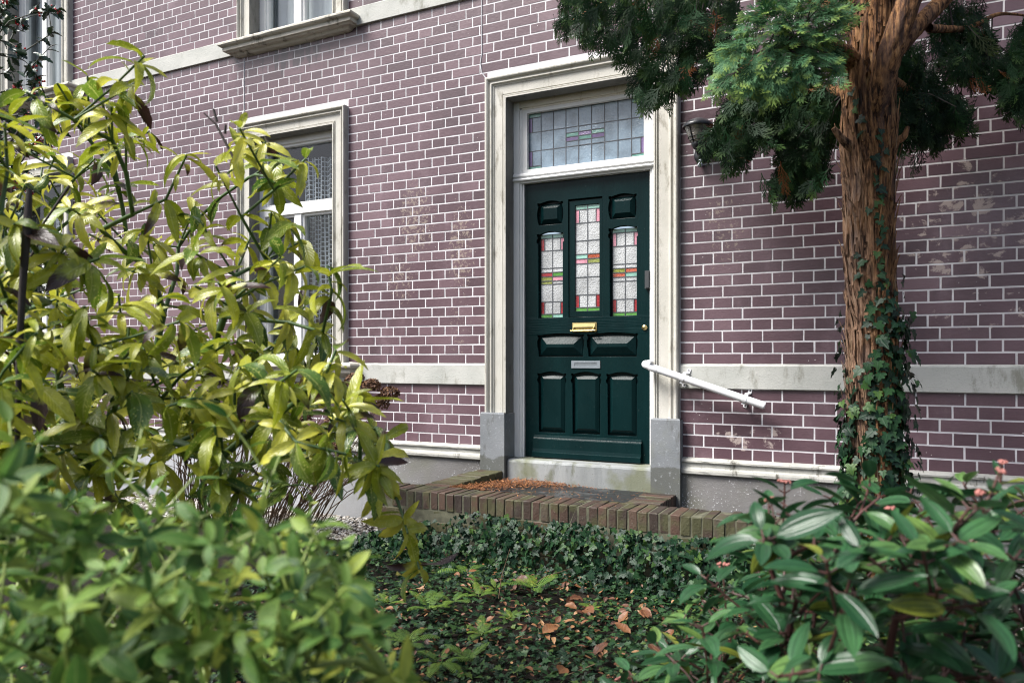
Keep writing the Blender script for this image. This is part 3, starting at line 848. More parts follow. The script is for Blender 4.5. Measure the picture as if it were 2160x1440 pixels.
mb.lathe([(.002, 2.560), (.028, 2.565), (.040, 2.585), (.050, 2.606), (.046, 2.612), (.02, 2.612)], (lx, ly, 0), 20)
mb.build('cage', BLACKP, ln, True)
mb = MB(); mb.lathe([(.010, 2.612), (.012, 2.64), (.024, 2.67), (.028, 2.69), (.020, 2.715), (.002, 2.722)], (lx, ly, 0), 16)
mb.build('bulb', simple('frosted_bulb', (.72, .70, .66), .25, .05), ln, True)
mb = MB()
cen = Vector((lx, 0, 2.545))
mb.grid([[cen + Vector((r * .8 * math.cos(2 * PI * q / 24), -d_, r * math.sin(2 * PI * q / 24))) for q in range(24)] for r, d_ in ((.066, 0), (.066, .010), (.055, .020), (.030, .026), (.001, .027))], closed=True)
mb.tube([(lx, -.02, 2.55), (lx, -.07, 2.535), (lx, -.105, 2.545), (lx, ly, 2.565)], .014, 10)
mb.build('bracket', BLACKP, ln, True)
mb = MB(); mb.tube([(lx, -.02, 2.50), (lx, -.035, 2.48)], .016, 10); mb.ball((lx, -.040, 2.464), .020, a=14, b=9)
mb.build('motion_sensor', simple('grey_sensor_plastic', (.42, .45, .50), .25, .05), ln, True)

ln.scale = (.84, .84, .84); ln.location.z += .030; ln.location.x += .012

# =================================================================== GROUND AND STOOP
def terrain(x, y):
    z = .060 * noise.noise((x * .9, y * .9, 1.3)) + .030 * noise.noise((x * 2.7, y * 2.7, 4))
    return z * min(1, max(0, (-y - .1) / .6)) - .0
V, F = [], []
xs = [-60, -30, -16] + [-9 + .12 * i for i in range(118)] + [8, 16, 30, 60]
ys = [-60, -30, -15, -9] + [-7 + .12 * i for i in range(60)] + [.5]
for y in ys:
    for x in xs: V.append((x, y, terrain(x, y) if abs(x) < 9 and y > -7.5 else 0))
n = len(xs)
for j in range(len(ys) - 1):
    for i in range(n - 1): F.append((j * n + i, j * n + i + 1, (j + 1) * n + i + 1, (j + 1) * n + i))
gr = np_mesh('ground', V, F, SOIL); tag(gr, 'dark garden soil in front of the house', kind='structure')
mb = MB(); mb.box(-8, 6, 1.4, 1.45, -.2, 6.6); mb.box(-12.9, 5.1, .33, 9, 6.55, 6.62)
# gravel strip along the foot of the wall, left of the stoop
def gravel():
    tm = [(-1, -1, -.5), (1, -1, -.4), (1, 1, -.5), (-1, 1, -.4), (-.7, -.8, .5), (.8, -.6, .45), (.7, .8, .5), (-.8, .7, .4)]
    tf = [(0, 1, 5, 4), (1, 2, 6, 5), (2, 3, 7, 6), (3, 0, 4, 7), (4, 5, 6, 7)]
    M = 5200
    x = rng.uniform(-6.5, -3.0, M); y = rng.uniform(-.62, -.02, M)
    M2 = 900
    x = np.concatenate([x, rng.uniform(.35, 1.6, M2)]); y = np.concatenate([y, rng.uniform(-1.0, -.02, M2)]); M += M2
    s = rng.uniform(.005, .013, M); a = rng.uniform(0, 2 * PI, M)
    T = np.array(tm); Vv = T[None] * s[:, None, None] * rng.uniform(.6, 1.25, (M, 1, 3))
    c, sn = np.cos(a)[:, None], np.sin(a)[:, None]
    X = Vv[..., 0] * c - Vv[..., 1] * sn + x[:, None]; Y = Vv[..., 0] * sn + Vv[..., 1] * c + y[:, None]
    Z = Vv[..., 2] + np.array([terrain(p, q) for p, q in zip(x, y)])[:, None] + .006
    V = np.stack([X, Y, Z], -1).reshape(-1, 3)
    Fq = (np.array(tf)[None] + (np.arange(M) * 8)[:, None, None]).reshape(-1, 4)
    tint = np.repeat(np.stack([rng.random(M)] * 3, 1), 8, 0)
    t = NT('pale_gravel'); r = t.tint()[0]
    m = t.done(t.bsdf(t.ramp(r, [(0, (.10, .075, .055)), (.4, (.30, .27, .23)), (.75, (.52, .50, .47)), (1, (.66, .65, .63))]), .7))
    return np_mesh('gravel', V, Fq, m, None, tint=tint, smooth=False)
tag(gravel(), 'pale pebble gravel along the foot of the house wall', kind='stuff')

stoop = empty('stoop_wall', (-1.7, -1.08, 0), 'low mossy red brick wall framing the front step, bricks set on edge along its top', 'garden wall')
CT, CB = .408, .300
FX0, FX1, FY0, FY1 = -3.10, -.10, -.735, -.505
def wing(p):
    """the left wing runs out askew and falls towards the front"""
    k = max(0, -.09 - p.y)
    p.x -= .54 * k; p.z += .068 * (1 - min(1, k / .42)) * (1 if p.z > .2 else 0)
    return p
core = MB()
core.box(FX0 + .004, FX1 - .01, FY0 + .005, FY1 - .01, -.05, CT - .0045)
i0 = len(core.v); core.box(-2.672, -2.484, FY1 - .01, -.02, .0, CT - .006)
core.v[i0:] = [tuple(wing(Vector(v))) for v in core.v[i0:]]
core.box(-1.440, -1.240, FY1 - .01, -.08, .0, CT - .008)
core.build('joint_core', JOINT, stoop)
mb = MB()
def sbrick(x0, x1, y0, y1, z0, z1, g, warp=None):
    c = (random.random(), g + random.uniform(-.3, .3), random.random())
    P = [Vector((x0, y0, z0)), Vector((x1, y0, z0)), Vector((x1, y1, z0)), Vector((x0, y1, z0)), Vector((x0, y0, z1)), Vector((x1, y0, z1)), Vector((x1, y1, z1)), Vector((x0, y1, z1))]
    cen = sum(P, Vector()) / 8
    R = Matrix.Rotation(random.uniform(-.02, .02), 3, 'Z') @ Matrix.Rotation(random.uniform(-.015, .015), 3, 'X')
    off = Vector((0, random.uniform(-.004, .004), random.uniform(-.004, .003)))
    bv = .004
    lo, hi = [], []
    i = len(mb.v)
    rings = []
    for z, ins in ((z0, 0), (z1 - bv, 0), (z1, bv)):
        ring = []
        for (x, y) in ((x0 + bv, y0), (x1 - bv, y0), (x1, y0 + bv), (x1, y1 - bv), (x1 - bv, y1), (x0 + bv, y1), (x0, y1 - bv), (x0, y0 + bv)):
            v = Vector((x, y, z))
            if ins: v.x += ins * .7 * (1 if x < cen.x else -1); v.y += ins * .7 * (1 if y < cen.y else -1)
            ring.append(cen + R @ (v - cen) + off + Vector([random.uniform(-.0022, .0022) for _ in range(3)]))
        if warp: ring = [warp(v) for v in ring]
        rings.append(ring)
    mb.grid(rings, 0, c, True); mb.face(rings[-1], 0, c)
p = .0605
x = FX0
while x + p <= FX1 + .001:
    w = p - random.uniform(.006, .011)
    sbrick(x, x + w, FY0, FY1, CB, CT, .35); x += p
y = FY1 + .006
while y + p < -.078:
    sbrick(-2.680, -2.478, y, y + p - .008, CB, CT - .002, .75, wing); sbrick(-1.446, -1.236, y, y + p - .008, CB, CT - .004, .1); y += p
sbrick(-2.680, -2.49, y, -.078, CB, CT - .002, .8, wing); sbrick(-1.446, -1.236, y, -.078, CB, CT - .004, .2)
mb.build('coping', MOSSB, stoop)
mb = MB()
z = CB - .010; r = 0
while z > .05:
    x = FX0 + (.11 if r % 2 else 0)
    while x < FX1 - .02:
        w = .21
        sbrick(x, min(x + w, FX1), FY0 + .004, FY0 + .1, z - .058, z, .8); x += w + .011
    for yy in np.arange(FY1, -.15, .22): sbrick(-2.678, -2.60, yy, min(yy + .21, -.08), z - .058, z, .7, wing)
    z -= .069; r += 1
mb.build('brick_courses', MOSSB, stoop)
mb = MB()
nx, ny = 30, 24
rows = [[((-2.80 + 1.37 * i / nx), FY1 - .004 + (.035 - FY1 - .08) * j / ny, .399 + .004 * noise.noise((i * .4, j * .4, 2))) for i in range(nx + 1)] for j in range(ny + 1)]
mb.grid(rows); fl = mb.build('stoop_floor', SLATE, None, True); tag(fl, 'wet dark slate paving inside the low brick wall', kind='structure')

# =================================================================== PLANT KIT
def nrmz(a): return a / np.maximum(np.linalg.norm(a, axis=-1, keepdims=True), 1e-9)

def blade(nseg=7, peak=.45, tooth=0.0, fold=.35, ripple=0.0, base=.0):
    """leaf template: (x along 0..1, y across -.5..+.5 of the width, z), quads, uv"""
    T, U = [], []
    for k in range(nseg + 1):
        s = k / nseg
        w = (s / peak) ** .75 * math.exp(.75 * (1 - s / peak)) if s < peak else math.cos((s - peak) / (1 - peak) * PI / 2) ** .85
        w = max(w, .03 if k < nseg else .0)
        w *= 1 + (tooth * (1 if k % 2 else -1) if s > .35 and k < nseg else 0)
        for v in (-1, -.5, 0, .5, 1):
            T.append((s, v * .5 * w, abs(v) * .5 * w * fold + ripple * math.sin(k * 2.1) * abs(v) * .5)); U.append((v * .5 + .5, s))
    Q = [(a * 5 + b, a * 5 + b + 1, (a + 1) * 5 + b + 1, (a + 1) * 5 + b) for a in range(nseg) for b in range(4)]
    return np.array(T), np.array(Q), np.array(U)

def place(tmpl, P, D, N, L, W, bend, twist=None):
    """scatter a template: base P, direction D, blade normal N, length, width, bend (radians, drooping away from N)"""
    T, Q, U = tmpl
    D = nrmz(D); N = nrmz(N - D * np.sum(N * D, -1, keepdims=True)); B = np.cross(N, D)
    M = len(P)
    s = T[None, :, 0]; b = np.where(np.abs(bend) < 1e-3, 1e-3, bend)[:, None]
    if twist is not None:
        tw = twist[:, None] * s
        yy = T[None, :, 1] * np.cos(tw) - T[None, :, 2] * np.sin(tw); zz = T[None, :, 1] * np.sin(tw) + T[None, :, 2] * np.cos(tw)
    else: yy = np.repeat(T[None, :, 1], M, 0); zz = np.repeat(T[None, :, 2], M, 0)
    x = np.sin(b * s) / b * L[:, None] + zz * W[:, None] * np.sin(b * s)
    z = -(1 - np.cos(b * s)) / b * L[:, None] + zz * W[:, None] * np.cos(b * s)
    y = yy * W[:, None]
    V = P[:, None] + D[:, None] * x[..., None] + B[:, None] * y[..., None] + N[:, None] * z[..., None]
    K = T.shape[0]
    F = (Q[None] + (np.arange(M) * K)[:, None, None]).reshape(-1, Q.shape[1])
    return V.reshape(-1, 3), F, np.tile(U, (M, 1)), K

def leaves(name, tmpl, P, D, N, L, W, bend, mat, parent=None, tint=None, twist=None):
    P, D, N = (np.asarray(a, float) for a in (P, D, N))
    V, F, U, K = place(tmpl, P, D, N, np.asarray(L, float), np.asarray(W, float), np.asarray(bend, float), twist)
    if tint is None: tint = np.stack([rng.random(len(P)) for _ in range(3)], 1)
    return np_mesh(name, V, F, mat, parent, uv=U, tint=np.repeat(tint, K, 0))

def ivy_tmpl():
    h = [(0, .0), (-.13, .20), (-.06, .45), (.10, .52), (.22, .30), (.38, .44), (.50, .40), (.56, .20), (.78, .12), (1.0, .0)]
    T = [(.0, 0, 0), (.28, 0, .0), (.56, 0, 0)]; U = [(.5, 0), (.5, .28), (.5, .56)]
    up = [(x, y, .10 * y) for x, y in h[1:-1]]; dn = [(x, -y, .10 * y) for x, y in h[1:-1]]
    T += up + [(1, 0, -.05)] + dn
    U += [(.5 + y, max(0, x)) for x, y in h[1:-1]] + [(.5, 1)] + [(.5 - y, max(0, x)) for x, y in h[1:-1]]
    nu = len(up); tip = 3 + nu; a = lambda i: 3 + i; b = lambda i: tip + 1 + i
    Q = []
    for s in (a, b):
        q = [(0, s(0), s(1), 1), (1, s(1), s(2), s(3)), (1, s(3), s(4), s(5)), (1, s(5), s(6), 2), (2, s(6), s(7), tip)]
        Q += q if s is a else [f[::-1] for f in q]
    return np.array(T), np.array(Q), np.array(U)
IVYT = ivy_tmpl()

def tubes_from_tree(nodes, parent_of, rad, seg=6, wob=.006):
    """one tube mesh from a branching list of points"""
    mb = MB(); kids = {}
    for i, p in enumerate(parent_of):
        if p is not None: kids.setdefault(p, []).append(i)
    starts = [i for i, p in enumerate(parent_of) if p is None]
    stack = [(None, s) for s in starts]
    while stack:
        pre, s = stack.pop()
        ch = [pre, s] if pre is not None else [s]
        cur = s
        while cur in kids:
            ks = sorted(kids[cur], key=lambda k: -rad[k])
            for k in ks[1:]: stack.append((cur, k))
            ch.append(ks[0]); cur = ks[0]
        if len(ch) > 1:
            mb.tube([nodes[k] for k in ch], [rad[k] if k != pre or pre is None else min(rad[k], rad[ch[1]] * 1.1) for k in ch], seg)
    return mb

def grow(bases, tips, step=.09, bias=.35, r_tip=.003, r_max=.012, sag=.0, jit=.012, up=.25):
    """grow stems from base points to every tip (nearest-node, with intermediate joints)"""
    nodes = [Vector(b) for b in bases]; par_ = [None] * len(bases); plen = [0.0] * len(bases)
    order = sorted(range(len(tips)), key=lambda i: min((Vector(tips[i]) - Vector(b)).length for b in bases))
    ends = {}
    for i in order:
        t = Vector(tips[i]); best, bc = 0, 1e9
        for k, nd in enumerate(nodes):
            d = (t - nd).length
            c = d + bias * plen[k] + (.5 * max(0, nd.z - t.z + .02)) + (.12 if k in ends.values() else 0)
            if c < bc: best, bc = k, c
        n0 = nodes[best]; d = (t - n0).length; ns = max(1, int(d / step)); prev = best
        if par_[best] is not None:
            tang = (nodes[best] - nodes[par_[best]]).normalized()
        else: tang = Vector((0, 0, 1))
        c1 = n0 + (tang * .6 + Vector((0, 0, up))) * d * .45
        for q in range(1, ns + 1):
            s = q / ns
            p = n0 * (1 - s) ** 2 + c1 * 2 * s * (1 - s) + t * s * s
            if q < ns: p += Vector([random.uniform(-jit, jit) for _ in range(3)])
            nodes.append(p); par_.append(prev); plen.append(plen[prev] + d / ns); prev = len(nodes) - 1
        ends[i] = prev
    kid = {}
    for i, p in enumerate(par_):
        if p is not None and (p not in kid or True): kid.setdefault(p, []).append(i)
    tipset = set(ends.values())
    for _ in range(3):
        nn = list(nodes)
        for i, p in enumerate(par_):
            if p is None or i in tipset or i not in kid: continue
            nn[i] = nodes[i] * .5 + nodes[p] * .25 + nodes[kid[i][0]] * .25
        nodes = nn
    cnt = [0] * len(nodes)
    for i, e in ends.items():
        k = e
        while k is not None: cnt[k] += 1; k = par_[k]
    rad = [min(r_max, r_tip * max(1, c) ** .42) for c in cnt]
    dirs = {}
    for i, e in ends.items():
        q = par_[e]; dirs[i] = (nodes[e] - nodes[q]).normalized() if q is not None else Vector((0, 0, 1))
    return nodes, par_, rad, dirs

def inside(p, poly):
    x, y = p; c = False; j = len(poly) - 1
    for i in range(len(poly)):
        xi, yi = poly[i]; xj, yj = poly[j]
        if (yi > y) != (yj > y) and x < (xj - xi) * (y - yi) / (yj - yi) + xi: c = not c
        j = i
    return c
def sample(poly, n, gap, seeds=()):
    xs = [p[0] for p in poly]; ys = [p[1] for p in poly]; out = list(seeds); tries = 0
    while len(out) < n + len(seeds) and tries < n * 80:
        tries += 1
        p = (random.uniform(min(xs), max(xs)), random.uniform(min(ys), max(ys)))
        if inside(p, poly) and all((p[0] - q[0]) ** 2 + (p[1] - q[1]) ** 2 > gap * gap for q in out): out.append(p)
    return out

# =================================================================== SPOTTED LAUREL (big yellow-green shrub)
AUC = leaf_mat('spotted_laurel_leaf', [(0, (.040, .105, .018)), (.35, (.130, .210, .018)), (.65, (.34, .37, .020)), (1, (.56, .54, .070))], (.022, .010, .009), .86,
               vein=(.42, .45, .13), speck=(.55, .55, .16), rough=.33, trans=.36, tipdead=.30, spec=.6)
GSTEM = simple('green_bark', (.055, .105, .030), .5, .3, 30, .2)
DSTEM = simple('dark_dead_stem', (.030, .022, .020), .8, .3, 30, .4)
BRSTEM = simple('brown_stem', (.10, .060, .032), .8, .3, 40, .4)
auc = empty('spotted_laurel', tuple(gnd(330, 1130)), 'tall yellow-green spotted laurel shrub with drooping speckled leaves in front of the windows', 'shrub')
poly = [(-90, 230), (60, 175), (150, 150), (240, 170), (310, 130), (345, 250), (400, 310), (520, 300), (600, 330), (665, 335), (650, 420), (690, 520), (715, 620), (690, 700), (745, 800), (800, 880), (830, 960), (800, 1000), (640, 940), (430, 920), (250, 960), (-90, 960)]
seeds = [(305, 118), (285, 175), (120, 175), (235, 225), (55, 195), (395, 325), (505, 270), (560, 300), (645, 335), (615, 470), (455, 350), (690, 560), (560, 590), (330, 640), (215, 215), (10, 260), (700, 615), (350, 420),
         (430, 480), (250, 620), (120, 640), (610, 680), (90, 740), (500, 720)]
low = [(800, 1040), (860, 1125), (780, 985), (885, 1200)]
pts = sample(poly, 138, 41, seeds) + sample([(-90, 700), (690, 700), (790, 860), (780, 1010), (640, 1050), (-90, 1090)], 84, 40)
hole = [(330, 370), (470, 350), (540, 420), (500, 540), (400, 560), (330, 480)]
clear = [(585, 345), (705, 345), (705, 455), (650, 455), (585, 440)]
pts = [p for i, p in enumerate(pts) if i < len(seeds) or not ((inside(p, hole) and random.random() < .8) or inside(p, clear) or inside(p, [(640, 480), (720, 480), (720, 545), (640, 545)]))]
tips = []
for i, (px, py) in enumerate(pts):
    near = py > 520 and random.random() < .55
    d = random.uniform(1.75, 2.2) if near else random.uniform(2.15, 3.0)
    if i < len(seeds): d = random.uniform(2.0, 2.35)
    if px < 120 and random.random() < .4: d = random.uniform(1.6, 1.9)
    tips.append(at(px, py, d))
for px, py in low: tips.append(at(px, py, 2.1))
bases = [gnd(px, py) + Vector((0, 0, -.02)) for px, py in ((180, 1150), (260, 1130), (340, 1150), (420, 1120), (120, 1180), (20, 1160), (330, 1230))]
nodes, parr, rad, dirs = grow(bases, tips, .11, .30, .0033, .0125, jit=.010, up=.15)
tubes_from_tree(nodes, parr, rad, 7).build('stems', GSTEM, auc, True)
P, D, N, L, W, Bd, Tn = [], [], [], [], [], [], []
for i, t in enumerate(tips):
    dr = dirs[i]; ax = (dr + Vector((0, 0, .5))).normalized()
    o1 = ax.orthogonal().normalized(); o2 = ax.cross(o1)
    k = random.randint(6, 9); a0 = random.uniform(0, 6.28)
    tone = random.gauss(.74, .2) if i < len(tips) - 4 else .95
    low_shade = min(1, max(0, (1.30 - t.z) / .7)) if i < len(tips) - 4 else 0  # shade painted in: rosettes low in the bush get a darker leaf tone
    for q in range(k):
        a = a0 + q * 2.4; rise = random.uniform(-.25, .75) if q > 1 else random.uniform(.5, 1.3)
        d = (o1 * math.cos(a) + o2 * math.sin(a)) + ax * rise
        d.normalize()
        back = random.uniform(0, .07)
        P.append(t - dr * back); D.append(d); N.append(ax + d * .15 + Vector((random.gauss(0, .25), random.gauss(0, .25), .2)))
        l = random.uniform(.060, .148) * (.7 if q < 2 else 1); L.append(l); W.append(l * random.uniform(.20, .33)); Bd.append(random.uniform(.3, 1.9))
        g = random.random()
        dead = random.uniform(.45, 1.1) if g < .19 else (random.uniform(.1, .45) if g < .45 else 0.0)
        Tn.append((min(1, max(0, tone + random.gauss(0, .16) - .28 * low_shade)), dead * .9, random.random()))
# scattered leaves along the stems
ks = [i for i in range(len(nodes)) if parr[i] is not None and rad[i] < .0065]
for i in random.sample(ks, min(260, len(ks))):
    t = nodes[i]; dr = (nodes[i] - nodes[parr[i]]).normalized(); d = (dr * .4 + Vector([random.gauss(0, 1) for _ in range(3)]).normalized()).normalized()
    P.append(t); D.append(d); N.append(Vector((random.gauss(0, .3), random.gauss(0, .3), 1))); l = random.uniform(.07, .14); L.append(l); W.append(l * random.uniform(.3, .42)); Bd.append(random.uniform(.3, 1.6))
    Tn.append((min(1, max(0, random.gauss(.42, .22))), .9 * (random.random() < .12), 0))
D2 = np.array(D); D2[:, 2] -= .30
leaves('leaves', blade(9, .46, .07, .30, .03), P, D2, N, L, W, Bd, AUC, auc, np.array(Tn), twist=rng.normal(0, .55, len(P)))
# hanging blackened leaves and dead twigs
mb = MB(); mb.tube([at(62, 400, 1.75), at(58, 470, 1.74), at(48, 600, 1.74), at(40, 760, 1.75), at(36, 960, 1.78)], [.006, .010, .008, .007, .006], 8)
mb.build('dead_stem', DSTEM, auc, True)
for pts_ in ([(0, 330), (40, 270), (70, 235)], [(150, 390), (70, 500), (-20, 560)], [(500, 330), (450, 265), (428, 240)], [(448, 262), (440, 236)], [(470, 285), (478, 262)], [(100, 480), (20, 620), (-20, 660)]):
    mb = MB(); mb.tube([at(x, y, 2.1) + Vector((random.uniform(-.01, .01),) * 3) for x, y in pts_], [.004, .003, .002][:len(pts_)], 6)
    mb.build('dead_twig', DSTEM, auc, True)

# =================================================================== LOW SHRUB close to the lens, lower left
EUO = leaf_mat('low_shrub_leaf', [(0, (.028, .085, .022)), (.45, (.085, .180, .034)), (.8, (.21, .32, .055)), (1, (.42, .46, .075))], (.20, .10, .07), .97, vein=(.16, .24, .07), rough=.45, trans=.34, edge=(.20, .27, .05), spec=.32)
YSTEM = simple('yellow_green_stem', (.19, .25, .055), .5, .2, 30, .2)
euo = empty('low_shrub', tuple(gnd(250, 1700)), 'low bushy green shrub with small oval leaves and pale upright stems, out of focus', 'shrub')
poly = [(-120, 985), (40, 1000), (150, 1040), (300, 1060), (430, 1045), (560, 1075), (690, 1090), (760, 1180), (790, 1270), (840, 1350), (900, 1500), (-120, 1500)]
tips = []; up_tips = []
for px, py in sample(poly, 235, 26): tips.append(at(px, py, random.choice((random.uniform(.70, 1.05), random.uniform(.9, 1.6)))))
for px, py, d in ((300, 905, 1.1), (480, 880, 1.15), (405, 1010, 1.1), (590, 960, 1.2), (610, 1150, 1.1), (730, 1150, 1.05), (560, 1010, 1.15), (210, 960, 1.05), (85, 930, 1.0), (720, 1290, .95), (655, 1060, 1.25), (20, 890, 1.0), (350, 1000, 1.25)):
    up_tips.append(at(px, py, d))
bases = [at(px, 1750, d) for px, d in ((50, 1.0), (200, 1.1), (350, 1.2), (480, 1.2), (600, 1.2), (700, 1.15), (150, 1.35), (450, 1.45), (-50, 1.2), (800, 1.1))]
nodes, parr, rad, dirs = grow(bases, tips + up_tips, .05, .25, .0016, .005, jit=.005, up=.5)
tubes_from_tree(nodes, parr, rad, 6).build('stems', YSTEM, euo, True)
P, D, N, L, W, Bd, Tn = [], [], [], [], [], [], []
for i, t in enumerate(tips + up_tips):
    dr = dirs[i]; ax = (dr + Vector((0, 0, .4))).normalized(); o1 = ax.orthogonal().normalized(); o2 = ax.cross(o1); a0 = random.uniform(0, 6)
    upt = i >= len(tips)
    pairs = 3 if not upt else 6
    tone = random.gauss(.48, .26)
    for q in range(pairs):
        for h in (0, PI):
            if upt and random.random() < .35: continue
            a = a0 + q * PI / 2 + h + random.gauss(0, .25)
            d = (o1 * math.cos(a) + o2 * math.sin(a)) + ax * random.uniform(.1, 1.0)
            P.append(t - dr * (q * (.016 if not upt else .030))); D.append(d); N.append(ax + Vector([random.gauss(0, .3) for _ in range(3)]))
            l = random.uniform(.026, .052) * (.6 if upt else 1) * (.6 if q == 0 else 1); L.append(l); W.append(l * random.uniform(.34, .5)); Bd.append(random.uniform(-.2, 1.0))
            Tn.append((min(1, max(0, tone + random.gauss(0, .14) + (.3 if upt else 0))), random.random() * .9, 0))
ks = [i for i in range(len(nodes)) if parr[i] is not None and nodes[i].z > .45]
for i in random.sample(ks, min(900, len(ks))):
    t = nodes[i]; d = Vector([random.gauss(0, 1) for _ in range(3)]).normalized() + Vector((0, 0, .25))
    P.append(t); D.append(d); N.append(Vector((random.gauss(0, .4), random.gauss(0, .4), 1))); l = random.uniform(.024, .05); L.append(l); W.append(l * random.uniform(.34, .5)); Bd.append(random.uniform(-.1, .9)); Tn.append((min(1, max(0, random.gauss(.35, .2))), random.random() * .9, 0))
leaves('leaves', blade(6, .46, .0, .22), P, D, N, L, W, Bd, EUO, euo, np.array(Tn))

# =================================================================== VIBURNUM, lower right
VIB = leaf_mat('three_veined_leaf', [(0, (.012, .048, .020)), (.5, (.032, .100, .038)), (.82, (.085, .175, .055)), (.9, (.12, .19, .035)), (1, (.19, .21, .03))], (.12, .045, .025), .93,
               vein=(.030, .075, .030), rough=.28, trans=.20, tipdead=.1, veins3=True, spec=.36)
RSTEM = simple('dark_red_stem', (.060, .024, .020), .5, .3, 40, .2)
BUD = simple('pink_flower_bud', (.33, .125, .105), .6, .25, 60, .2)
vib = empty('viburnum_shrub', tuple(gnd(1900, 1700)), 'glossy dark green viburnum shrub with ribbed leaves, red stalks and pink flower buds', 'shrub')
poly = [(1480, 1250), (1560, 1195), (1600, 1130), (1650, 1085), (1720, 1070), (1800, 1055), (1880, 1040), (1960, 1050), (2040, 1045), (2130, 1045), (2260, 1040), (2260, 1500), (1270, 1500), (1340, 1400), (1420, 1330)]
seeds = [(1622, 1070), (1655, 1040), (1835, 1020), (1920, 1040), (2035, 1025), (2110, 1020), (1585, 1110), (1490, 1220), (1545, 1250), (1750, 1050), (1985, 1060)]
tips = []
for i, (px, py) in enumerate(sample(poly, 190, 34, seeds)):
    right = min(1, max(0, (px - 1450) / 500))
    d = random.uniform(1.02, 1.75) if right > .3 else random.uniform(1.35, 2.0)
    if px < 1400: d = random.uniform(1.5, 2.0)
    if i < len(seeds): d = random.uniform(1.35, 1.6)
    tips.append(at(px, py, d))
bases = [at(px, 1800, d) for px, d in ((1650, 1.5), (1800, 1.3), (1950, 1.25), (2100, 1.25), (1750, 1.7), (1950, 1.6), (1550, 1.75), (2200, 1.4))]
nodes, parr, rad, dirs = grow(bases, tips, .06, .28, .0022, .007, jit=.006, up=.4)
tubes_from_tree(nodes, parr, rad, 7).build('stems', RSTEM, vib, True)
P, D, N, L, W, Bd, Tn = [], [], [], [], [], [], []
buds, stalks = MB(), MB()
for i, t in enumerate(tips):
    dr = dirs[i]; ax = (dr + Vector((0, 0, 1.2))).normalized(); o1 = ax.orthogonal().normalized(); o2 = ax.cross(o1); a0 = random.uniform(0, 6)
    far = (t - CAM).dot(FWD) > 1.6
    tone = random.gauss(.4, .18)
    for q in range(3):
        for h in (0, PI):
            if q == 2 and random.random() < .35: continue
            a = a0 + q * PI / 2 + h + random.gauss(0, .18)
            d = ((o1 * math.cos(a) + o2 * math.sin(a)) + ax * (.55 - .32 * q + random.gauss(0, .18))).normalized()
            b0 = t - dr * (q * .022); p0 = b0 + d * .014
            stalks.tube([b0, p0], [.0019, .0016], 5)
            P.append(p0); D.append(d); N.append(ax + Vector([random.gauss(0, .2) for _ in range(3)])); l = random.uniform(.060, .105) * (.7 if q == 0 else 1); L.append(l); W.append(l * random.uniform(.36, .46)); Bd.append(random.uniform(-.1, .75))
            odd = random.random() < .085
            Tn.append((random.uniform(.86, 1) if odd else min(.84, max(0, tone + random.gauss(0, .15))), random.uniform(.3, .75) if odd else random.random() * .3, 0))
    if random.random() < .17:
        hgt = random.uniform(.015, .04); top = t + ax * hgt
        stalks.tube([t, top], [.0022, .0018], 5)
        R = random.uniform(.007, .015); buds = MB()
        for _ in range(int(10 + R * 1200)):
            a, r = random.uniform(0, 6.28), R * math.sqrt(random.random())
            p = top + o1 * math.cos(a) * r + o2 * math.sin(a) * r + ax * (.006 - r * .25 + random.uniform(0, .004))
            buds.ball(p, random.uniform(.0017, .0027), a=6, b=4)
            if random.random() < .4: stalks.tube([top, p], .0007, 4, cap=False)
        buds.build('flower_cluster', BUD, vib, True)
leaves('leaves', blade(8, .47, .0, .32), P, D, N, L, W, Bd, VIB, vib, np.array(Tn))
stalks.build('leaf_stalks', RSTEM, vib, True)

# =================================================================== CONIFER
TX, TY = -.083, -1.0
def tr_r(z):
    pts = [(-.1, .21), (.15, .175), (.5, .150), (.95, .138), (1.5, .126), (1.9, .123), (2.15, .130), (2.33, .146), (2.5, .134), (2.7, .124), (2.95, .108), (3.2, .098), (3.7, .09), (4.6, .07)]
    for (a, ra), (b, rb) in zip(pts, pts[1:]):
        if z <= b: return ra + (rb - ra) * (z - a) / (b - a)
    return .07
def tr_c(z): return (TX + .010 * math.sin(z * 2.1), TY + .012 * math.sin(z * 1.3 + 1))
tree = empty('conifer_tree', (TX, TY, 0), 'conifer with stringy red-brown bark and flat green sprays growing in front of the brick wall', 'tree')
def fibre(a, z, k=1.0):
    ca, sa = math.cos(a), math.sin(a)
    tw = z * .25
    ca, sa = math.cos(a + tw), math.sin(a + tw)
    n1 = noise.noise((ca * 3.2, sa * 3.2, z * .8)); n2 = 1 - abs(noise.noise((ca * 9, sa * 9, z * 1.3 + 5))) * 2; n3 = 1 - abs(noise.noise((ca * 24, sa * 24, z * 2.6 + 9))) * 2
    n4 = noise.noise((ca * 15, sa * 15, z * 9))
    return k * (.014 * n1 + .009 * n2 + .0065 * n3 + .003 * n4)
mb = MB(); rows = []
nz = 330
for j in range(nz + 1):
    z = -.06 + 4.6 * j / nz; cx, cy = tr_c(z); r = tr_r(z); ring = []
    for q in range(150):
        a = 2 * PI * q / 150
        k = r * .80 - .018 + fibre(a, z, 1.55)
        # flute that runs up into the left fork, and the knot
        k -= .020 * math.exp(-((a - 4.35) / .16) ** 2) * max(0, min(1, (z - 2.45) / .4))
        da, dz = (a - 5.02) / .2, (z - 2.275) / .05
        kn = math.exp(-(da * da + dz * dz)); k += .018 * kn - .034 * math.exp(-((da * 2.3) ** 2 + (dz * 2.0) ** 2))
        ring.append((cx + k * math.cos(a), cy + k * math.sin(a), z))
    rows.append(ring)
mb.grid(rows, closed=True)
trunk = mb.build('trunk', BARK, tree, True)
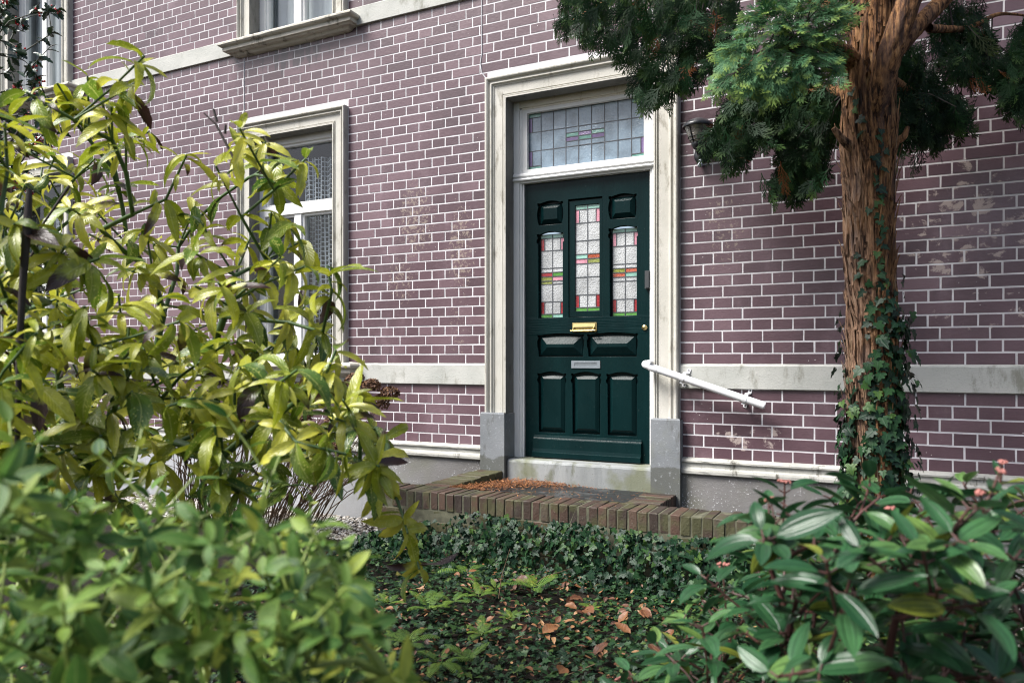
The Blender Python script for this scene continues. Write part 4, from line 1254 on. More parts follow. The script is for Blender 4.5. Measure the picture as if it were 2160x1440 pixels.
# lifted bark strips
mb = MB()
for _ in range(330):
    a = random.uniform(PI * 1.02, PI * 2.02); z0 = random.uniform(.6, 3.0); ln_ = random.uniform(.06, .38); w = random.uniform(.004, .012); row = []
    lift = random.uniform(.006, .030)
    for k in range(9):
        s = k / 8; z = z0 + ln_ * s; cx, cy = tr_c(z); aa = a - .25 * (z - z0) + .05 * math.sin(s * 5 + z0 * 9)
        rr = tr_r(z) * .80 + .002 + lift * (s - .3) ** 2 * 2.5
        ww = w * (1 - .6 * abs(s - .4)) / rr
        row.append([(cx + rr * math.cos(aa - ww), cy + rr * math.sin(aa - ww), z), (cx + (rr + .003) * math.cos(aa), cy + (rr + .003) * math.sin(aa), z), (cx + rr * math.cos(aa + ww), cy + rr * math.sin(aa + ww), z)])
    mb.grid(row)
mb.build('peeling_bark', BARK, trunk, True)
def limb(name, pts, rads, k=.6, seg=40, par_=None):
    P_ = [Vector(p) for p in pts]; out = []; R = []
    n = 14
    for i in range(len(P_) - 1):
        p0, p1, p2, p3 = P_[max(0, i - 1)], P_[i], P_[i + 1], P_[min(len(P_) - 1, i + 2)]
        for q in range(n):
            s = q / n
            out.append(.5 * ((2 * p1) + (p2 - p0) * s + (2 * p0 - 5 * p1 + 4 * p2 - p3) * s * s + (3 * p1 - p0 - 3 * p2 + p3) * s ** 3)); R.append(rads[i] + (rads[i + 1] - rads[i]) * s)
    out.append(P_[-1]); R.append(rads[-1])
    rows = []; u = None; L_ = 0
    for i, p in enumerate(out):
        t = (out[min(i + 1, len(out) - 1)] - out[max(0, i - 1)]).normalized()
        if u is None: u = t.orthogonal().normalized()
        u = (u - t * u.dot(t)).normalized(); w = t.cross(u)
        if i: L_ += (out[i] - out[i - 1]).length
        rows.append([p + (u * math.cos(2 * PI * q / seg) + w * math.sin(2 * PI * q / seg)) * (R[i] + fibre(2 * PI * q / seg, L_ * 1.3 + p.x * 5, k * min(1, R[i] / .06))) for q in range(seg)])
    mb = MB(); mb.grid(rows, closed=True); mb.face(rows[-1])
    return mb.build(name, BARK, par_ or tree, True)
td = 3.55
limb('limb', [at(1846, 262, td - .07), at(1853, 212, td - .125), at(1872, 130, td - .18), at(1900, 50, td - .23), at(1932, -40, td - .26), at(1965, -160, td - .25)], [.030, .042, .047, .046, .042, .036], .7)
limb('limb', [at(1845, 170, td + .03), at(1900, 95, td + .08), at(1955, 35, td + .14), at(2030, -40, td + .24), at(2150, -150, td + .34)], [.04, .037, .036, .032, .026], .6)
limb('limb', [at(1815, 150, td), at(1790, 118, td - .06), at(1740, 95, td - .12), at(1660, 95, td - .2), at(1570, 130, td - .25)], [.05, .036, .026, .018, .008], .6)
limb('broken_stub', [at(1800, 312, td - .05), at(1778, 296, td - .06), at(1758, 270, td - .07)], [.022, .017, .010], .6)
limb('broken_stub', [at(1880, 300, td), at(1905, 290, td - .02), at(1915, 268, td - .02)], [.02, .014, .008], .6)

def spray_tmpl(n=13, sub=5, seed=0, wdt=.013):
    r = random.Random(seed); T, Q, U = [], [], []
    def seg(x0, y0, x1, y1, w0, w1, z0=0, z1=0):
        dx, dy = x1 - x0, y1 - y0; l = math.hypot(dx, dy) or 1e-6; nx_, ny_ = -dy / l, dx / l; i = len(T)
        T.extend([(x0 + nx_ * w0, y0 + ny_ * w0, z0), (x0 - nx_ * w0, y0 - ny_ * w0, z0), (x1 - nx_ * w1, y1 - ny_ * w1, z1), (x1 + nx_ * w1, y1 + ny_ * w1, z1)])
        for a, b in ((x0, y0), (x0, y0), (x1, y1), (x1, y1)): U.append((.5 + b, math.hypot(a, b)))
        Q.append((i, i + 1, i + 2, i + 3))
    seg(0, 0, .5, 0, wdt * 1.1, wdt * .9); seg(.5, 0, 1, 0, wdt * .9, wdt * .5, 0, -.02)
    for i in range(n * 2):
        s = .08 + .90 * i / (n * 2); sd = 1 if i % 2 else -1
        l = (.50 * (1 - s) ** .75 + .09) * r.uniform(.75, 1.15); an = math.radians(r.uniform(24, 42)) * sd
        zt = r.uniform(-.09, .09)
        x1, y1 = s + l * math.cos(an), l * math.sin(an)
        seg(s, 0, x1, y1, wdt, wdt * .55, 0, zt)
        m = max(2, int(sub * l / .35))
        for k in range(m * 2):
            t_ = .22 + .72 * k / (m * 2); l2 = .20 * (1 - t_ * .5) * r.uniform(.7, 1.2); a2 = an + math.radians(r.uniform(22, 36)) * (1 if k % 2 else -1)
            bx, by = s + (x1 - s) * t_, y1 * t_
            seg(bx, by, bx + l2 * math.cos(a2), by + l2 * math.sin(a2), wdt * .85, wdt * .6, zt * t_, zt * t_ + r.uniform(-.025, .02))
    return np.array(T), np.array(Q), np.array(U)
SPR = [spray_tmpl(5, 2, s, .0185) for s in (1, 2, 3)]
def mk_con():
    t = NT('scale_leaf_conifer'); r, g, b = t.tint()[:3]
    al = t.n('SeparateXYZ', Vector=t.uv()).outputs[1]
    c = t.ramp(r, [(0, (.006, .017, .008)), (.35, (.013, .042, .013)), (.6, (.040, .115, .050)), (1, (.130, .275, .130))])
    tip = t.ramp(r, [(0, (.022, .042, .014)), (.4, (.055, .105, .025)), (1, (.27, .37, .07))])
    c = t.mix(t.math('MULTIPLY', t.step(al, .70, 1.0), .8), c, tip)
    c = t.mix(t.step(g, .984, .987), c, (.15, .055, .018))
    p = t.bsdf(c, .6, None, .18)
    tl = t.n('BsdfTranslucent', Color=c).outputs[0]
    return t.done(t.n('MixShader', i0=.25, i1=p, i2=tl).outputs[0])
CON = mk_con()
def foliage(branch, groups):
    Vs, Fs, Us, Ts = [], [], [], []; off = 0
    byv = {0: [], 1: [], 2: []}
    for g in groups: byv[random.randrange(3)].append(g)
    for k, gs in byv.items():
        if not gs: continue
        P, D, N, L, Bd, Tn = zip(*gs)
        P, D, N, L, Bd = np.array(P, float), np.array(D, float), np.array(N, float), np.array(L, float), np.array(Bd, float)
        V, F, U, K = place(SPR[k], P, D, N, L, L * .85, Bd)
        Vs.append(V); Fs.append(F + off); Us.append(U); Ts.append(np.repeat(np.array(Tn, float), K, 0)); off += len(V)
    return np_mesh('foliage', np.concatenate(Vs), np.concatenate(Fs), CON, branch, uv=np.concatenate(Us), tint=np.concatenate(Ts), smooth=False)
def img(r, u, t): return (RGT * r + UP * u - FWD * t).normalized()
def branch(path, rads, poly, n, dr, dfun, size, tone, nfun=None, gap=10, extra=()):
    """a bough: woody axis plus sprays filling the photographed outline between two distances"""
    pth = [at(*p) for p in path]
    b = limb('branch', pth, rads, .5, 14)
    dens = []
    for i in range(len(pth) - 1):
        for k in range(8): dens.append(pth[i].lerp(pth[i + 1], k / 8))
    G = []; tw = MB()
    for px, py in list(extra) + sample(poly, n, gap):
        d = random.uniform(*dr); tip = at(px, py, d)
        q = min(dens, key=lambda v: (v - tip).length)
        D = dfun(px, py) + Vector([random.gauss(0, .28) for _ in range(3)])
        D = D.normalized(); l = random.uniform(*size)
        N_ = (nfun(px, py) if nfun else img(0, .2, 1)) + Vector([random.gauss(0, .5) for _ in range(3)])
        base = tip - D * l * .55
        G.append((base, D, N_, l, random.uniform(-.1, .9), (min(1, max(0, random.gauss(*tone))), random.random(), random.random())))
        if random.random() < .10 and (q - base).length < .35:
            m = q.lerp(base, .5) + Vector((0, 0, .02))
            tw.tube([q, m, base, base + D * l * .3], [.004, .003, .002, .001], 5, cap=False)
    if tw.v: tw.build('twigs', DSTEM, b, True)
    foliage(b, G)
    return b
hang = lambda px, py: img(random.gauss(-.25, .35), -.8, random.gauss(.1, .3))
# long bough over the door head
branch([(1815, 60, 3.55), (1600, -60, 3.9), (1400, -50, 4.15), (1250, 20, 4.25), (1185, 60, 4.25)], [.035, .026, .018, .010, .004],
       [(1175, 55), (1200, -40), (1560, -60), (1560, 90), (1545, 130), (1480, 165), (1440, 190), (1410, 215), (1370, 215), (1335, 200), (1340, 160), (1320, 120), (1270, 95), (1215, 85)], 560, (3.85, 4.5), hang, (.09, .19), (.24, .15), gap=5,
       extra=[(1180, 50), (1190, 75), (1250, 105), (1240, 85), (1335, 200), (1370, 215), (1400, 220), (1350, 190), (1420, 195), (1300, 110)])
# bright young bough in front of the trunk
branch([(1800, 120, 3.5), (1740, 95, 3.4), (1640, 105, 3.25), (1560, 150, 3.2), (1510, 190, 3.2)], [.03, .022, .015, .009, .003],
       [(1500, 185), (1520, 110), (1560, 60), (1600, 10), (1640, -40), (1790, -40), (1800, 20), (1760, 80), (1775, 110), (1770, 160), (1740, 165), (1690, 175), (1640, 200), (1615, 220), (1590, 190), (1560, 195), (1520, 190)], 420, (3.05, 3.4),
       lambda px, py: img((px - 1660) / 260 - .15, -.25 - (py - 80) / 260, .45), (.10, .16), (.72, .17), lambda px, py: img(-.1, .75, .75), gap=6,
       extra=[(1612, 215), (1620, 205), (1505, 185), (1770, 120), (1745, 160), (1720, 168), (1780, 30), (1700, 170)])
# dark hanging bough beside the lantern
branch([(1800, 200, 3.6), (1720, 190, 3.85), (1620, 230, 4.0), (1530, 270, 4.05), (1490, 300, 4.05)], [.028, .02, .013, .008, .003],
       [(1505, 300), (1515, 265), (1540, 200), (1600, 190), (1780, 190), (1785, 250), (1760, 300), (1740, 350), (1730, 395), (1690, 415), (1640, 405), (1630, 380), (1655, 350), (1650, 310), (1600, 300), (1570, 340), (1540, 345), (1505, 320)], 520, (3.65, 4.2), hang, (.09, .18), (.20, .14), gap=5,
       extra=[(1640, 410), (1690, 415), (1620, 400), (1500, 330), (1545, 355), (1740, 380), (1492, 292), (1500, 312), (1488, 325), (1498, 275), (1510, 300)])
# dark bough behind the trunk to its other side
branch([(1880, 170, 3.65), (1930, 200, 3.85), (1990, 240, 3.95), (2035, 260, 3.95)], [.025, .018, .010, .003],
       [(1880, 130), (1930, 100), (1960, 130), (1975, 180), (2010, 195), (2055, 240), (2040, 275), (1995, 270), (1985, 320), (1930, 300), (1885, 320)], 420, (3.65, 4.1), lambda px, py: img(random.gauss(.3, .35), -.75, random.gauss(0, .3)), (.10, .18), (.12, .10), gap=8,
       extra=[(1925, 345), (1950, 340), (1905, 330), (2035, 270)])
# thin high bough reaching towards the far side
branch([(1960, 60, 3.65), (2040, 60, 3.8), (2110, 30, 3.9), (2200, 40, 3.95)], [.02, .013, .008, .003],
       [(1965, 70), (2010, 10), (2070, 20), (2100, 100), (2120, 155), (2085, 185), (2040, 180), (1990, 150)], 220, (3.7, 4.0), lambda px, py: img(random.gauss(.1, .4), -.8, random.gauss(0, .3)), (.10, .17), (.16, .10), gap=9)
branch([(2190, 40, 3.7), (2170, 110, 3.75), (2140, 190, 3.75)], [.012, .008, .003],
       [(2105, 180), (2120, 120), (2150, 60), (2240, 40), (2240, 260), (2160, 250), (2130, 230)], 240, (3.6, 3.9), lambda px, py: img(random.gauss(-.1, .4), -.8, random.gauss(0, .3)), (.10, .17), (.16, .10), gap=9)
# the rest of the crown, above the picture
crown = []
for _ in range(120):
    a = random.uniform(0, 2 * PI); r = 1.2 * math.sqrt(random.random()); z = random.uniform(3.5, 5.4)
    p = Vector((TX + r * math.cos(a) * (1 - (z - 3.3) / 3.5), min(-.08, TY + r * math.sin(a) * (1 - (z - 3.3) / 3.5)), z))
    if p.y < TY - .3 and z < 4.0: continue
    D = Vector((math.cos(a), math.sin(a), -.55)); crown.append((p, D, Vector((0, 0, 1)) + Vector([random.gauss(0, .4) for _ in range(3)]), random.uniform(.3, .5), .6, (random.uniform(.1, .6), random.random(), 0)))
cb = limb('branch', [(TX, TY, 3.4), (TX - .3, TY + .2, 3.8), (TX - .8, TY + .4, 4.0)], [.05, .03, .01], .5, 14)
foliage(cb, crown)

# ------------------------------------------------------------------ ivy on the trunk
GIVY = leaf_mat('ground_ivy_leaf', [(0, (.004, .016, .008)), (.5, (.011, .038, .015)), (.85, (.028, .074, .022)), (1, (.085, .13, .028))], (.12, .06, .02), .95, vein=(.05, .10, .04), rough=.4, trans=.15, spec=.25)
IVY = leaf_mat('ivy_leaf', [(0, (.004, .016, .008)), (.5, (.009, .033, .015)), (.85, (.024, .066, .020)), (1, (.062, .115, .024))], (.10, .05, .02), .97, vein=(.030, .065, .032), rough=.36, trans=.10, spec=.22)
ivt = empty('climbing_ivy', (TX, TY - .2, .05), 'ivy climbing the lower trunk of the conifer, thick below and thinning to a strand above', 'ivy')
P, D, N, L, W, Bd = [], [], [], [], [], []
def trunk_leaf(a, z, out, size):
    cx, cy = tr_c(z); r = tr_r(z) * .80 - .004 + out; n_ = Vector((math.cos(a), math.sin(a), .25))
    P.append((cx + r * math.cos(a), cy + r * math.sin(a), z)); tg = Vector((-math.sin(a), math.cos(a), 0))
    D.append(Vector((0, 0, -.8)) + tg * random.gauss(0, .7) + n_ * random.uniform(.1, .5)); N.append(n_ + tg * random.gauss(0, .35) + Vector((0, 0, random.gauss(.2, .3))))
    L.append(size); W.append(size * random.uniform(.85, 1.1)); Bd.append(random.uniform(0, .7))
for _ in range(1150):
    z = random.uniform(.02, 1.66); a = random.uniform(PI * .9, PI * 2.1)
    if random.random() < ((z - 1.2) / .6 if a > 4.6 else (z - .92) / .5): continue
    if noise.noise((a * 2.2, z * 5, 3)) < -.30 and z > .7: continue
    trunk_leaf(a, z, random.uniform(.008, .045), random.uniform(.028, .058))
for _ in range(85):                                        # the side that faces away from the lamp
    z = random.uniform(.55, 1.5); trunk_leaf(random.uniform(5.7, 6.5), z, random.uniform(.02, .085), random.uniform(.035, .06))
for _ in range(40):
    z = random.uniform(.5, 1.5); trunk_leaf(random.uniform(2.9, 3.5), z, random.uniform(.01, .06), random.uniform(.03, .055))
for k in range(34):                                        # strand
    z = 1.35 + .95 * k / 33; trunk_leaf(5.02 + .12 * math.sin(z * 5) + random.gauss(.25 * (z - 1.4), .13), z, random.uniform(.008, .03), random.uniform(.030, .055))
for z, a in ((1.72, 4.5), (1.66, 4.35), (1.75, 4.3), (1.62, 4.6), (1.58, 4.5), (2.36, 4.4), (2.41, 4.2), (2.45, 4.3), (2.3, 4.55), (2.5, 4.1)): trunk_leaf(a, z, .02, random.uniform(.035, .055))
leaves('leaves', IVYT, P, D, N, L, W, Bd, IVY, ivt)
mb = MB()
for k in range(13):
    a = random.uniform(3.6, 6.2); zt = random.uniform(.7, 1.5) if k else 2.3; pts_ = []
    for q in range(26):
        z = zt * q / 25; cx, cy = tr_c(z); aa = a + .10 * math.sin(z * 7 + k) + .05 * math.sin(z * 19); r = tr_r(z) * .80 + .006
        pts_.append((cx + r * math.cos(aa), cy + r * math.sin(aa), z))
    mb.tube(pts_, [.0045 - .003 * q / 25 for q in range(26)], 6)
mb.build('vines', simple('tan_ivy_vine', (.20, .13, .075), .8, .3, 40, .3), ivt, True)

# ------------------------------------------------------------------ ivy hanging over the low wall, and ground ivy
P, D, N, L, W, Bd = [], [], [], [], [], []
for _ in range(4300):
    x = random.uniform(FX0 - .05, FX1 + .1); top = CB + .012 + .045 * noise.noise((x * 2.3, 3, 1)) - .05 * max(0, (-2.35 - x) / .4) * 2; z = random.uniform(0, 1) ** .9 * top
    bul = .5 + .5 * noise.noise((x * 4.1, z * 5.0, 6)); y = FY0 - random.uniform(.006, .03) - .085 * bul * min(1, (top - z) / .08) * random.uniform(.5, 1) - .20 * (1 - min(1, z / .42)) ** 1.5 * random.uniform(.4, 1.2)
    if bul < .34 and random.random() < .7: continue
    P.append((x, y, z)); D.append((random.gauss(0, .55), random.uniform(-.6, -.1), random.uniform(-1, -.1))); N.append((random.gauss(0, .6), -.8 + random.gauss(0, .5), .5 + random.gauss(0, .5)))
    s = random.choice((random.uniform(.015, .028), random.uniform(.026, .040), random.uniform(.038, .056))); L.append(s); W.append(s * random.uniform(.8, 1.1)); Bd.append(random.uniform(-.2, .9))
o = leaves('ivy', IVYT, P, D, N, L, W, Bd, IVY); tag(o, 'dark ivy covering the front of the low brick wall', kind='stuff')
P, D, N, L, W, Bd = [], [], [], [], [], []
for _ in range(19000):
    x = random.uniform(-3.2, .1); y = random.uniform(-3.3, FY0 - .05)
    if noise.noise((x * 1.6, y * 1.6, 8)) < -.28 and random.random() < .5: continue
    z = terrain(x, y) + random.uniform(.005, .075)
    P.append((x, y, z)); a = random.uniform(0, 6.28); D.append((math.cos(a), math.sin(a), random.gauss(0, .3))); N.append((random.gauss(0, .35), random.gauss(-.1, .35), 1))
    s = random.uniform(.016, .038); L.append(s); W.append(s * random.uniform(.85, 1.1)); Bd.append(random.uniform(-.1, .7))
o = leaves('ground_ivy', IVYT, P, D, N, L, W, Bd, GIVY); tag(o, 'dark ivy creeping over the garden soil', kind='stuff')

# ------------------------------------------------------------------ fallen leaves
DRY = leaf_mat('dry_brown_leaf', [(0, (.045, .018, .012)), (.4, (.12, .045, .020)), (.75, (.22, .095, .035)), (1, (.34, .19, .085))], (.03, .012, .008), 1.0, vein=(.20, .11, .05), rough=.5, trans=.08)
P, D, N, L, W, Bd = [], [], [], [], [], []
for _ in range(3600):
    x = random.gauss(-1.5, .8); y = random.uniform(-3.5, FY0 - .12)
    if noise.noise((x * 2.6, y * 2.6, 21)) < .02 and random.random() < .75: continue
    P.append((x, y, terrain(x, y) + random.uniform(.03, .085))); a = random.uniform(0, 6.28); D.append((math.cos(a), math.sin(a), random.gauss(0, .25))); N.append((random.gauss(0, .4), random.gauss(0, .4), 1))
    s = random.uniform(.012, .030) if random.random() < .75 else random.uniform(.03, .055); L.append(s); W.append(s * random.uniform(.3, .65)); Bd.append(random.uniform(-.8, 1.0))
o = leaves('leaf_litter', blade(4, .45, .0, .3), P, D, N, L, W, Bd, DRY); tag(o, 'small dry brown leaf litter over the ground ivy', kind='stuff')
for i, (px, py) in enumerate(((1113, 1246), (1191, 1280), (1233, 1284), (1352, 1282), (1366, 1300), (1305, 1313), (1145, 1342), (1255, 1382), (1040, 1388), (1305, 1400), (1206, 1264), (1229, 1262), (1420, 1330), (1395, 1385), (1180, 1420), (1330, 1340))):
    p = gnd(px, py, .05); p.z = terrain(p.x, p.y) + .075
    a = random.uniform(0, 6.28); l = random.uniform(.062, .095)
    T = blade(8, .5, .03, .35, .10)
    V, F, U, K = place(T, np.zeros((1, 3)), np.array([[math.cos(a), math.sin(a), random.gauss(.1, .2)]]), np.array([[random.gauss(0, .5), -.5 + random.gauss(0, .3), 1]]), np.array([l]), np.array([l * .62]), np.array([random.uniform(-.9, 1.1)]))
    o = np_mesh('beech_leaf', V, F, DRY, None, uv=U, tint=np.tile([[random.uniform(.1, .75), 0, 0]], (len(V), 1)))
    o.location = p; tag(o, 'large curled russet leaf lying on the ground ivy before the low wall', 'fallen leaf', 'large fallen leaves on the ground ivy')
# needles swept against the doorstep
P, D, N, L, W, Bd = [], [], [], [], [], []
for _ in range(4200):
    u, v = random.random(), random.random()
    if random.random() < .90:
        y = -.05 - (random.random() ** 1.3) * .44; xl = -2.485 - .54 * max(0, -.09 - y); x = xl + abs(random.gauss(0, .13)) + random.random() * max(0, .50 + y * 1.15)
    else: x, y = random.uniform(-2.5, -1.42), random.uniform(-.70, -.06)
    if y < -.49 and random.random() < .8: continue
    h = .024 * math.exp(-((x + 2.32) / .28) ** 2) * math.exp(-((y + .15) / .18) ** 2)
    P.append((x, y, (.404 if y > -.5 else .412) + random.uniform(0, .008) + h * random.random())); a = random.uniform(0, 6.28); D.append((math.cos(a), math.sin(a), random.gauss(0, .35))); N.append((random.gauss(0, .5), random.gauss(0, .5), 1))
    s = random.uniform(.012, .032); L.append(s); W.append(s * random.uniform(.10, .2)); Bd.append(random.uniform(-.5, .8))
NEED = leaf_mat('rust_conifer_litter', [(0, (.12, .042, .016)), (.5, (.26, .095, .030)), (1, (.42, .19, .065))], None, vein=(.3, .13, .05), rough=.7, trans=.05)
o = leaves('fallen_needles', blade(2, .4, .0, .2), P, D, N, L, W, Bd, NEED); tag(o, 'rust orange conifer litter swept against the doorstep', kind='stuff')

# ------------------------------------------------------------------ ferns
def fern_tmpl():
    T, Q, U = [], [], []
    def seg(a, b, w0, w1):
        a, b = Vector(a), Vector(b); d = (b - a); n_ = Vector((-d.y, d.x, 0)).normalized(); i = len(T)
        T.extend([tuple(a + n_ * w0), tuple(a - n_ * w0), tuple(b - n_ * w1), tuple(b + n_ * w1)]); U.extend([(.45, .2), (.55, .2), (.55, .8), (.45, .8)]); Q.append((i, i + 1, i + 2, i + 3))
    seg((0, 0, 0), (.6, 0, 0), .008, .006); seg((.6, 0, 0), (1, 0, 0), .006, .002)
    for i in range(30):
        s = .16 + .82 * i / 30; sd = 1 if i % 2 else -1; l = .26 * math.sin(PI * min(1, (s - .02) * .93)) ** .8 * (1.05 - s * .5)
        e = (s + l * .42, sd * l, -.03); m = tuple(a_ + (b_ - a_) * .45 for a_, b_ in zip((s, 0, 0), e))
        seg((s, 0, 0), m, .010, .017); seg(m, e, .017, .003)
    return np.array(T), np.array(Q), np.array(U)
FT = fern_tmpl()
FERN = leaf_mat('fern_frond', [(0, (.055, .14, .018)), (.6, (.12, .24, .022)), (1, (.24, .34, .03))], None, vein=(.10, .16, .03), rough=.5, trans=.3)
FSP = [((1128, 1262), 'bright green fern with an upright frond before the ivied low wall', .20), ((985, 1232), 'green fern with a frond lying sideways beside the low wall ivy', .20), ((1250, 1284), 'tiny fern tuft among the russet leaves', .09),
       ((905, 1305), 'pale green fern under the drooping laurel tip', .17), ((1015, 1345), 'small fern in the ivy bed near the dark dead twig', .14), ((860, 1372), 'fern between the low shrub and the ivy bed', .16), ((1045, 1262), 'small yellowing fern beside the sideways frond', .12), ((955, 1290), 'low fern clump left of the russet leaves', .15),
       ((1010, 1275), 'small fern just behind the fern with the sideways frond', .15), ((930, 1405), 'light green fern low in the ivy bed beside the low shrub', .17), ((1080, 1320), 'small fern tuft in the middle of the ivy bed', .11),
       ((820, 1290), 'fern half hidden behind the low shrub', .16), ((985, 1400), 'yellow green fern in the ivy bed just before the lens', .14)]
FSP = [(p, l, s_ * .85) for p, l, s_ in FSP]
for (px, py), lab, sz in FSP:
    p = gnd(px, py, .03); p.z = terrain(p.x, p.y) + .055
    f = empty('fern', tuple(p), lab, 'fern', 'ferns in the ivy bed')
    k = random.randint(5, 7); a0 = random.uniform(0, 6)
    for q in range(k):
        a = a0 + q * 2 * PI / k + random.gauss(0, .25); up_ = random.uniform(.5, 1.4); l = sz * random.uniform(.7, 1.15)
        V, F, U, K = place(FT, np.array([tuple(p)]), np.array([[math.cos(a), math.sin(a), up_]]), np.array([[-math.cos(a) * up_, -math.sin(a) * up_, 1.0]]), np.array([l]), np.array([l]), np.array([random.uniform(.5, 1.3)]))
        np_mesh('frond', V, F, FERN, f, uv=U, tint=np.tile([[random.random(), 0, 0]], (len(V), 1)), smooth=False)
# dry stalks poking from the ivy
for pts_, lab in (([(1052, 1262), (1058, 1215), (1076, 1156)], 'thin russet dead stalk leaning up before the ivied wall'), ([(1120, 1236), (1150, 1215), (1205, 1198)], 'bent dry twig lying across the ivy before the wall'), ([(1255, 1400), (1190, 1425), (1150, 1445)], 'straight dry twig on the ivy bed near the front')):
    mb = MB(); pp = []
    for i, (px, py) in enumerate(pts_):
        b = gnd(pts_[0][0], pts_[0][1], .05); d = (b - CAM).dot(FWD); pp.append(at(px, py, d + .02 * i))
    mb.tube(pp, [.0028, .0022, .0012], 6); tag(mb.build('dry_twig', BRSTEM, None, True), lab, 'twig')

# ------------------------------------------------------------------ withered hydrangea by the wall
hy = empty('hydrangea', tuple(gnd(600, 1100)), 'withered hydrangea with bare brown stems and dried flower heads against the house wall', 'shrub')
HEADS = [(750, 803, 5.1), (783, 815, 5.0), (822, 832, 5.0), (800, 852, 5.15), (748, 848, 5.2), (705, 895, 5.2), (780, 940, 4.95), (795, 988, 4.9), (700, 950, 5.1), (640, 880, 5.3), (620, 955, 5.2), (560, 830, 5.4), (545, 935, 5.3), (670, 840, 5.3), (480, 900, 5.4)]
hp = [at(*h) for h in HEADS]
tips = list(hp)
for _ in range(150): tips.append(at(random.uniform(360, 800), random.uniform(850, 1010), random.uniform(5.0, 5.6)))
mb = MB()
for t in tips:
    sp_ = (t - CAM).dot(RGT) / (t - CAM).dot(FWD) * FPX + 1080
    b = gnd(520 + (sp_ - 580) * .62 + random.uniform(-35, 35), random.uniform(1085, 1118)); m = b.lerp(t, .55) + Vector((random.gauss(0, .03), random.gauss(0, .03), .05))
    mb.tube([b, b.lerp(m, .5) + Vector((random.gauss(0, .012), random.gauss(0, .012), .02)), m, m.lerp(t, .5) + Vector((random.gauss(0, .012), 0, .01)), t], [.0045, .004, .0034, .0028, .002], 5)
    if random.random() < .5:
        e = m + Vector((random.gauss(0, .12), random.gauss(0, .1), random.uniform(.1, .3))); mb.tube([m, m.lerp(e, .5) + Vector((0, 0, .015)), e], [.0026, .002, .0015], 5)
mb.build('stems', BRSTEM, hy, True)
HYD = leaf_mat('dried_hydrangea_petal', [(0, (.050, .022, .012)), (.5, (.115, .050, .022)), (1, (.22, .115, .050))], None, vein=(.14, .07, .03), rough=.75, trans=.1)
for h in hp:
    R = random.uniform(.058, .074); M = 330
    u = rng.normal(size=(M, 3)); u = nrmz(u); u[:, 2] = np.where(u[:, 2] < -.45, -u[:, 2], u[:, 2])
    P = np.array(h) + u * R * rng.uniform(.75, 1.05, (M, 1)) * np.array([1, 1, .8]); D = np.cross(u, rng.normal(size=(M, 3))) + u * .3
    leaves('flower_head', blade(3, .55, 0, .3), P, D, u + rng.normal(0, .3, (M, 3)), rng.uniform(.014, .024, M), rng.uniform(.011, .019, M), rng.uniform(-.6, .8, M), HYD, hy)

# ------------------------------------------------------------------ holly with red berries
HOL = leaf_mat('holly_leaf', [(0, (.010, .030, .016)), (.5, (.020, .055, .026)), (1, (.050, .095, .035))], None, vein=(.05, .10, .05), rough=.22, trans=.06, spec=.7)
BERRY = simple('scarlet_berry', (.52, .014, .018), .22, .1, 20, .02)
hol = empty('holly_tree', tuple(gnd(-150, 1250)), 'holly with spiny dark leaves and red berries in front of the far window', 'tree')
poly = [(-80, -20), (30, -20), (60, 60), (45, 100), (75, 150), (120, 240), (150, 290), (90, 330), (75, 360), (70, 420), (90, 450), (130, 520), (180, 500), (160, 560), (120, 640), (-80, 640)]
seeds = [(100, 12), (128, 18), (90, 22), (65, 35), (40, 48), (20, 45), (110, 70), (105, 100), (60, 285), (50, 110), (20, 90), (40, 150)]
tips = [at(px, py, random.uniform(3.6, 4.5)) for px, py in sample(poly, 170, 14, seeds)]
bases = [at(-170, 700, 4.1), at(-170, 300, 4.1)]
b0 = gnd(-150, 1250)
nodes, parr, rad, dirs = grow([b0] + [b0.lerp(Vector((b0.x, b0.y, 3.4)), k / 9) for k in range(1, 10)], tips, .12, .25, .0022, .008, jit=.012, up=.1)
mb = tubes_from_tree(nodes, parr, rad, 6); mb.tube([b0 - Vector((0, 0, .05)), b0 + Vector((0, 0, 1.7)), b0 + Vector((0, 0, 3.6))], [.05, .04, .02], 12)
mb.build('branches', simple('grey_green_holly_bark', (.07, .075, .055), .7, .3), hol, True)
P, D, N, L, W, Bd = [], [], [], [], [], []; ber = MB()
for i, t in enumerate(tips):
    dr = dirs[i]
    for q in range(random.randint(6, 10)):
        P.append(t - dr * random.uniform(0, .09)); D.append(dr * .5 + Vector([random.gauss(0, .8) for _ in range(3)])); N.append(Vector((random.gauss(0, .5), random.gauss(-.3, .5), .8)))
        l = random.uniform(.040, .062); L.append(l); W.append(l * random.uniform(.45, .6)); Bd.append(random.uniform(0, .9))
    if random.random() < .55:
        c = t - dr * random.uniform(.02, .08); ber = MB()
        for _ in range(random.randint(5, 11)): ber.ball(c + Vector([random.gauss(0, .012) for _ in range(3)]), random.uniform(.0048, .0062), a=9, b=6)
        ber.build('berry_cluster', BERRY, hol, True)
leaves('leaves', blade(8, .48, .22, .45, .06), P, D, N, L, W, Bd, HOL, hol)

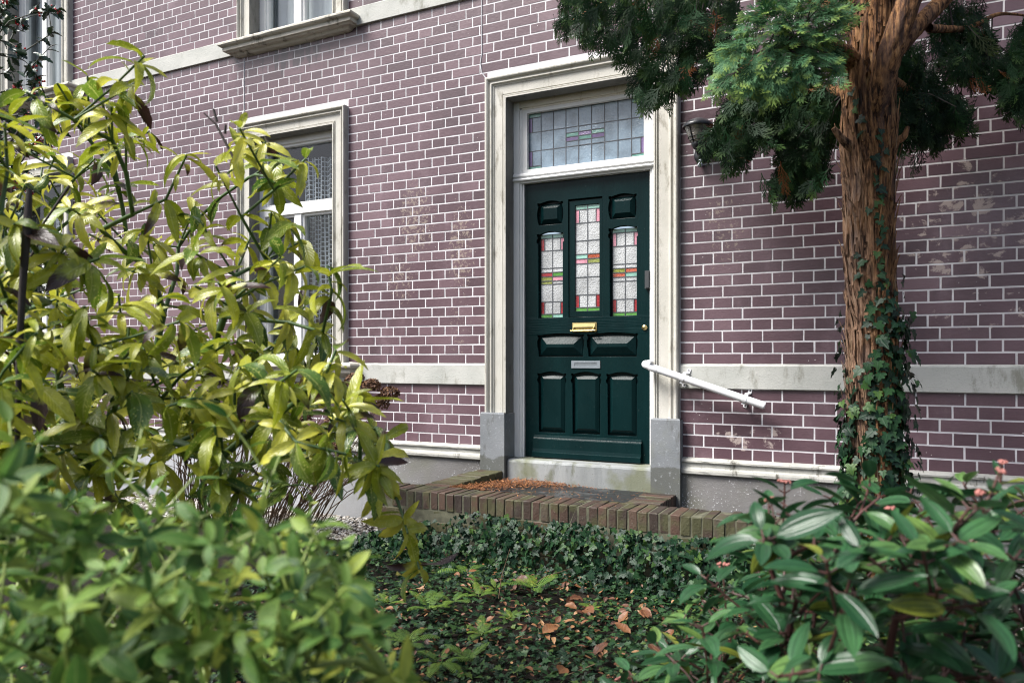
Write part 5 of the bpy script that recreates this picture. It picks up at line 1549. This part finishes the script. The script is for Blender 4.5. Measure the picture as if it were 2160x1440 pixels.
# =================================================================== LIGHT AND CAMERA
SUN_EL, SUN_D = math.radians(53), Vector((-.68, -.70, 0)).normalized()
w = bpy.data.worlds.new('World'); scene.world = w; w.use_nodes = True
nt = w.node_tree; nt.nodes.clear()
sky = nt.nodes.new('ShaderNodeTexSky'); sky.sky_type = 'NISHITA'; sky.sun_disc = False
sky.sun_elevation = SUN_EL; sky.sun_rotation = math.atan2(SUN_D.x, SUN_D.y); sky.dust_density = 4.0; sky.air_density = 1.0; sky.ozone_density = 1.0
hs = nt.nodes.new('ShaderNodeHueSaturation'); hs.inputs['Saturation'].default_value = .85
bg = nt.nodes.new('ShaderNodeBackground'); bg.inputs[1].default_value = .10
wo = nt.nodes.new('ShaderNodeOutputWorld')
nt.links.new(sky.outputs[0], hs.inputs['Color']); nt.links.new(hs.outputs[0], bg.inputs[0]); nt.links.new(bg.outputs[0], wo.inputs[0])
sun = bpy.data.lights.new('sun', 'SUN'); sun.energy = 3.5; sun.angle = math.radians(27); sun.color = (1.0, .98, .95)
so = link(bpy.data.objects.new('sun', sun)); so.location = (-4, -8, 9)
sd = Vector((SUN_D.x * math.cos(SUN_EL), SUN_D.y * math.cos(SUN_EL), math.sin(SUN_EL)))
so.rotation_euler = (-sd).to_track_quat('-Z', 'Y').to_euler()
cam = bpy.data.cameras.new('camera'); co = link(bpy.data.objects.new('camera', cam))
co.location = CAM; co.rotation_euler = (PI / 2, 0, YAW)
cam.sensor_width = 36; cam.lens = FPX / 2160 * 36; cam.shift_y = 38 / 2160
cam.clip_start = .05; cam.clip_end = 500
cam.dof.use_dof = True; cam.dof.focus_distance = 5.1; cam.dof.aperture_fstop = 3.8; cam.dof.aperture_blades = 7
scene.camera = co
vs = scene.view_settings
scene.display_settings.display_device = 'sRGB'
vs.view_transform = 'Standard'; vs.look = 'None'; vs.exposure = 1.2; vs.gamma = 1; vs.use_curve_mapping = False
scene.cycles.filter_width = 1.1; scene.cycles.max_bounces = 8; scene.cycles.transparent_max_bounces = 12; scene.cycles.caustics_reflective = False; scene.cycles.caustics_refractive = False
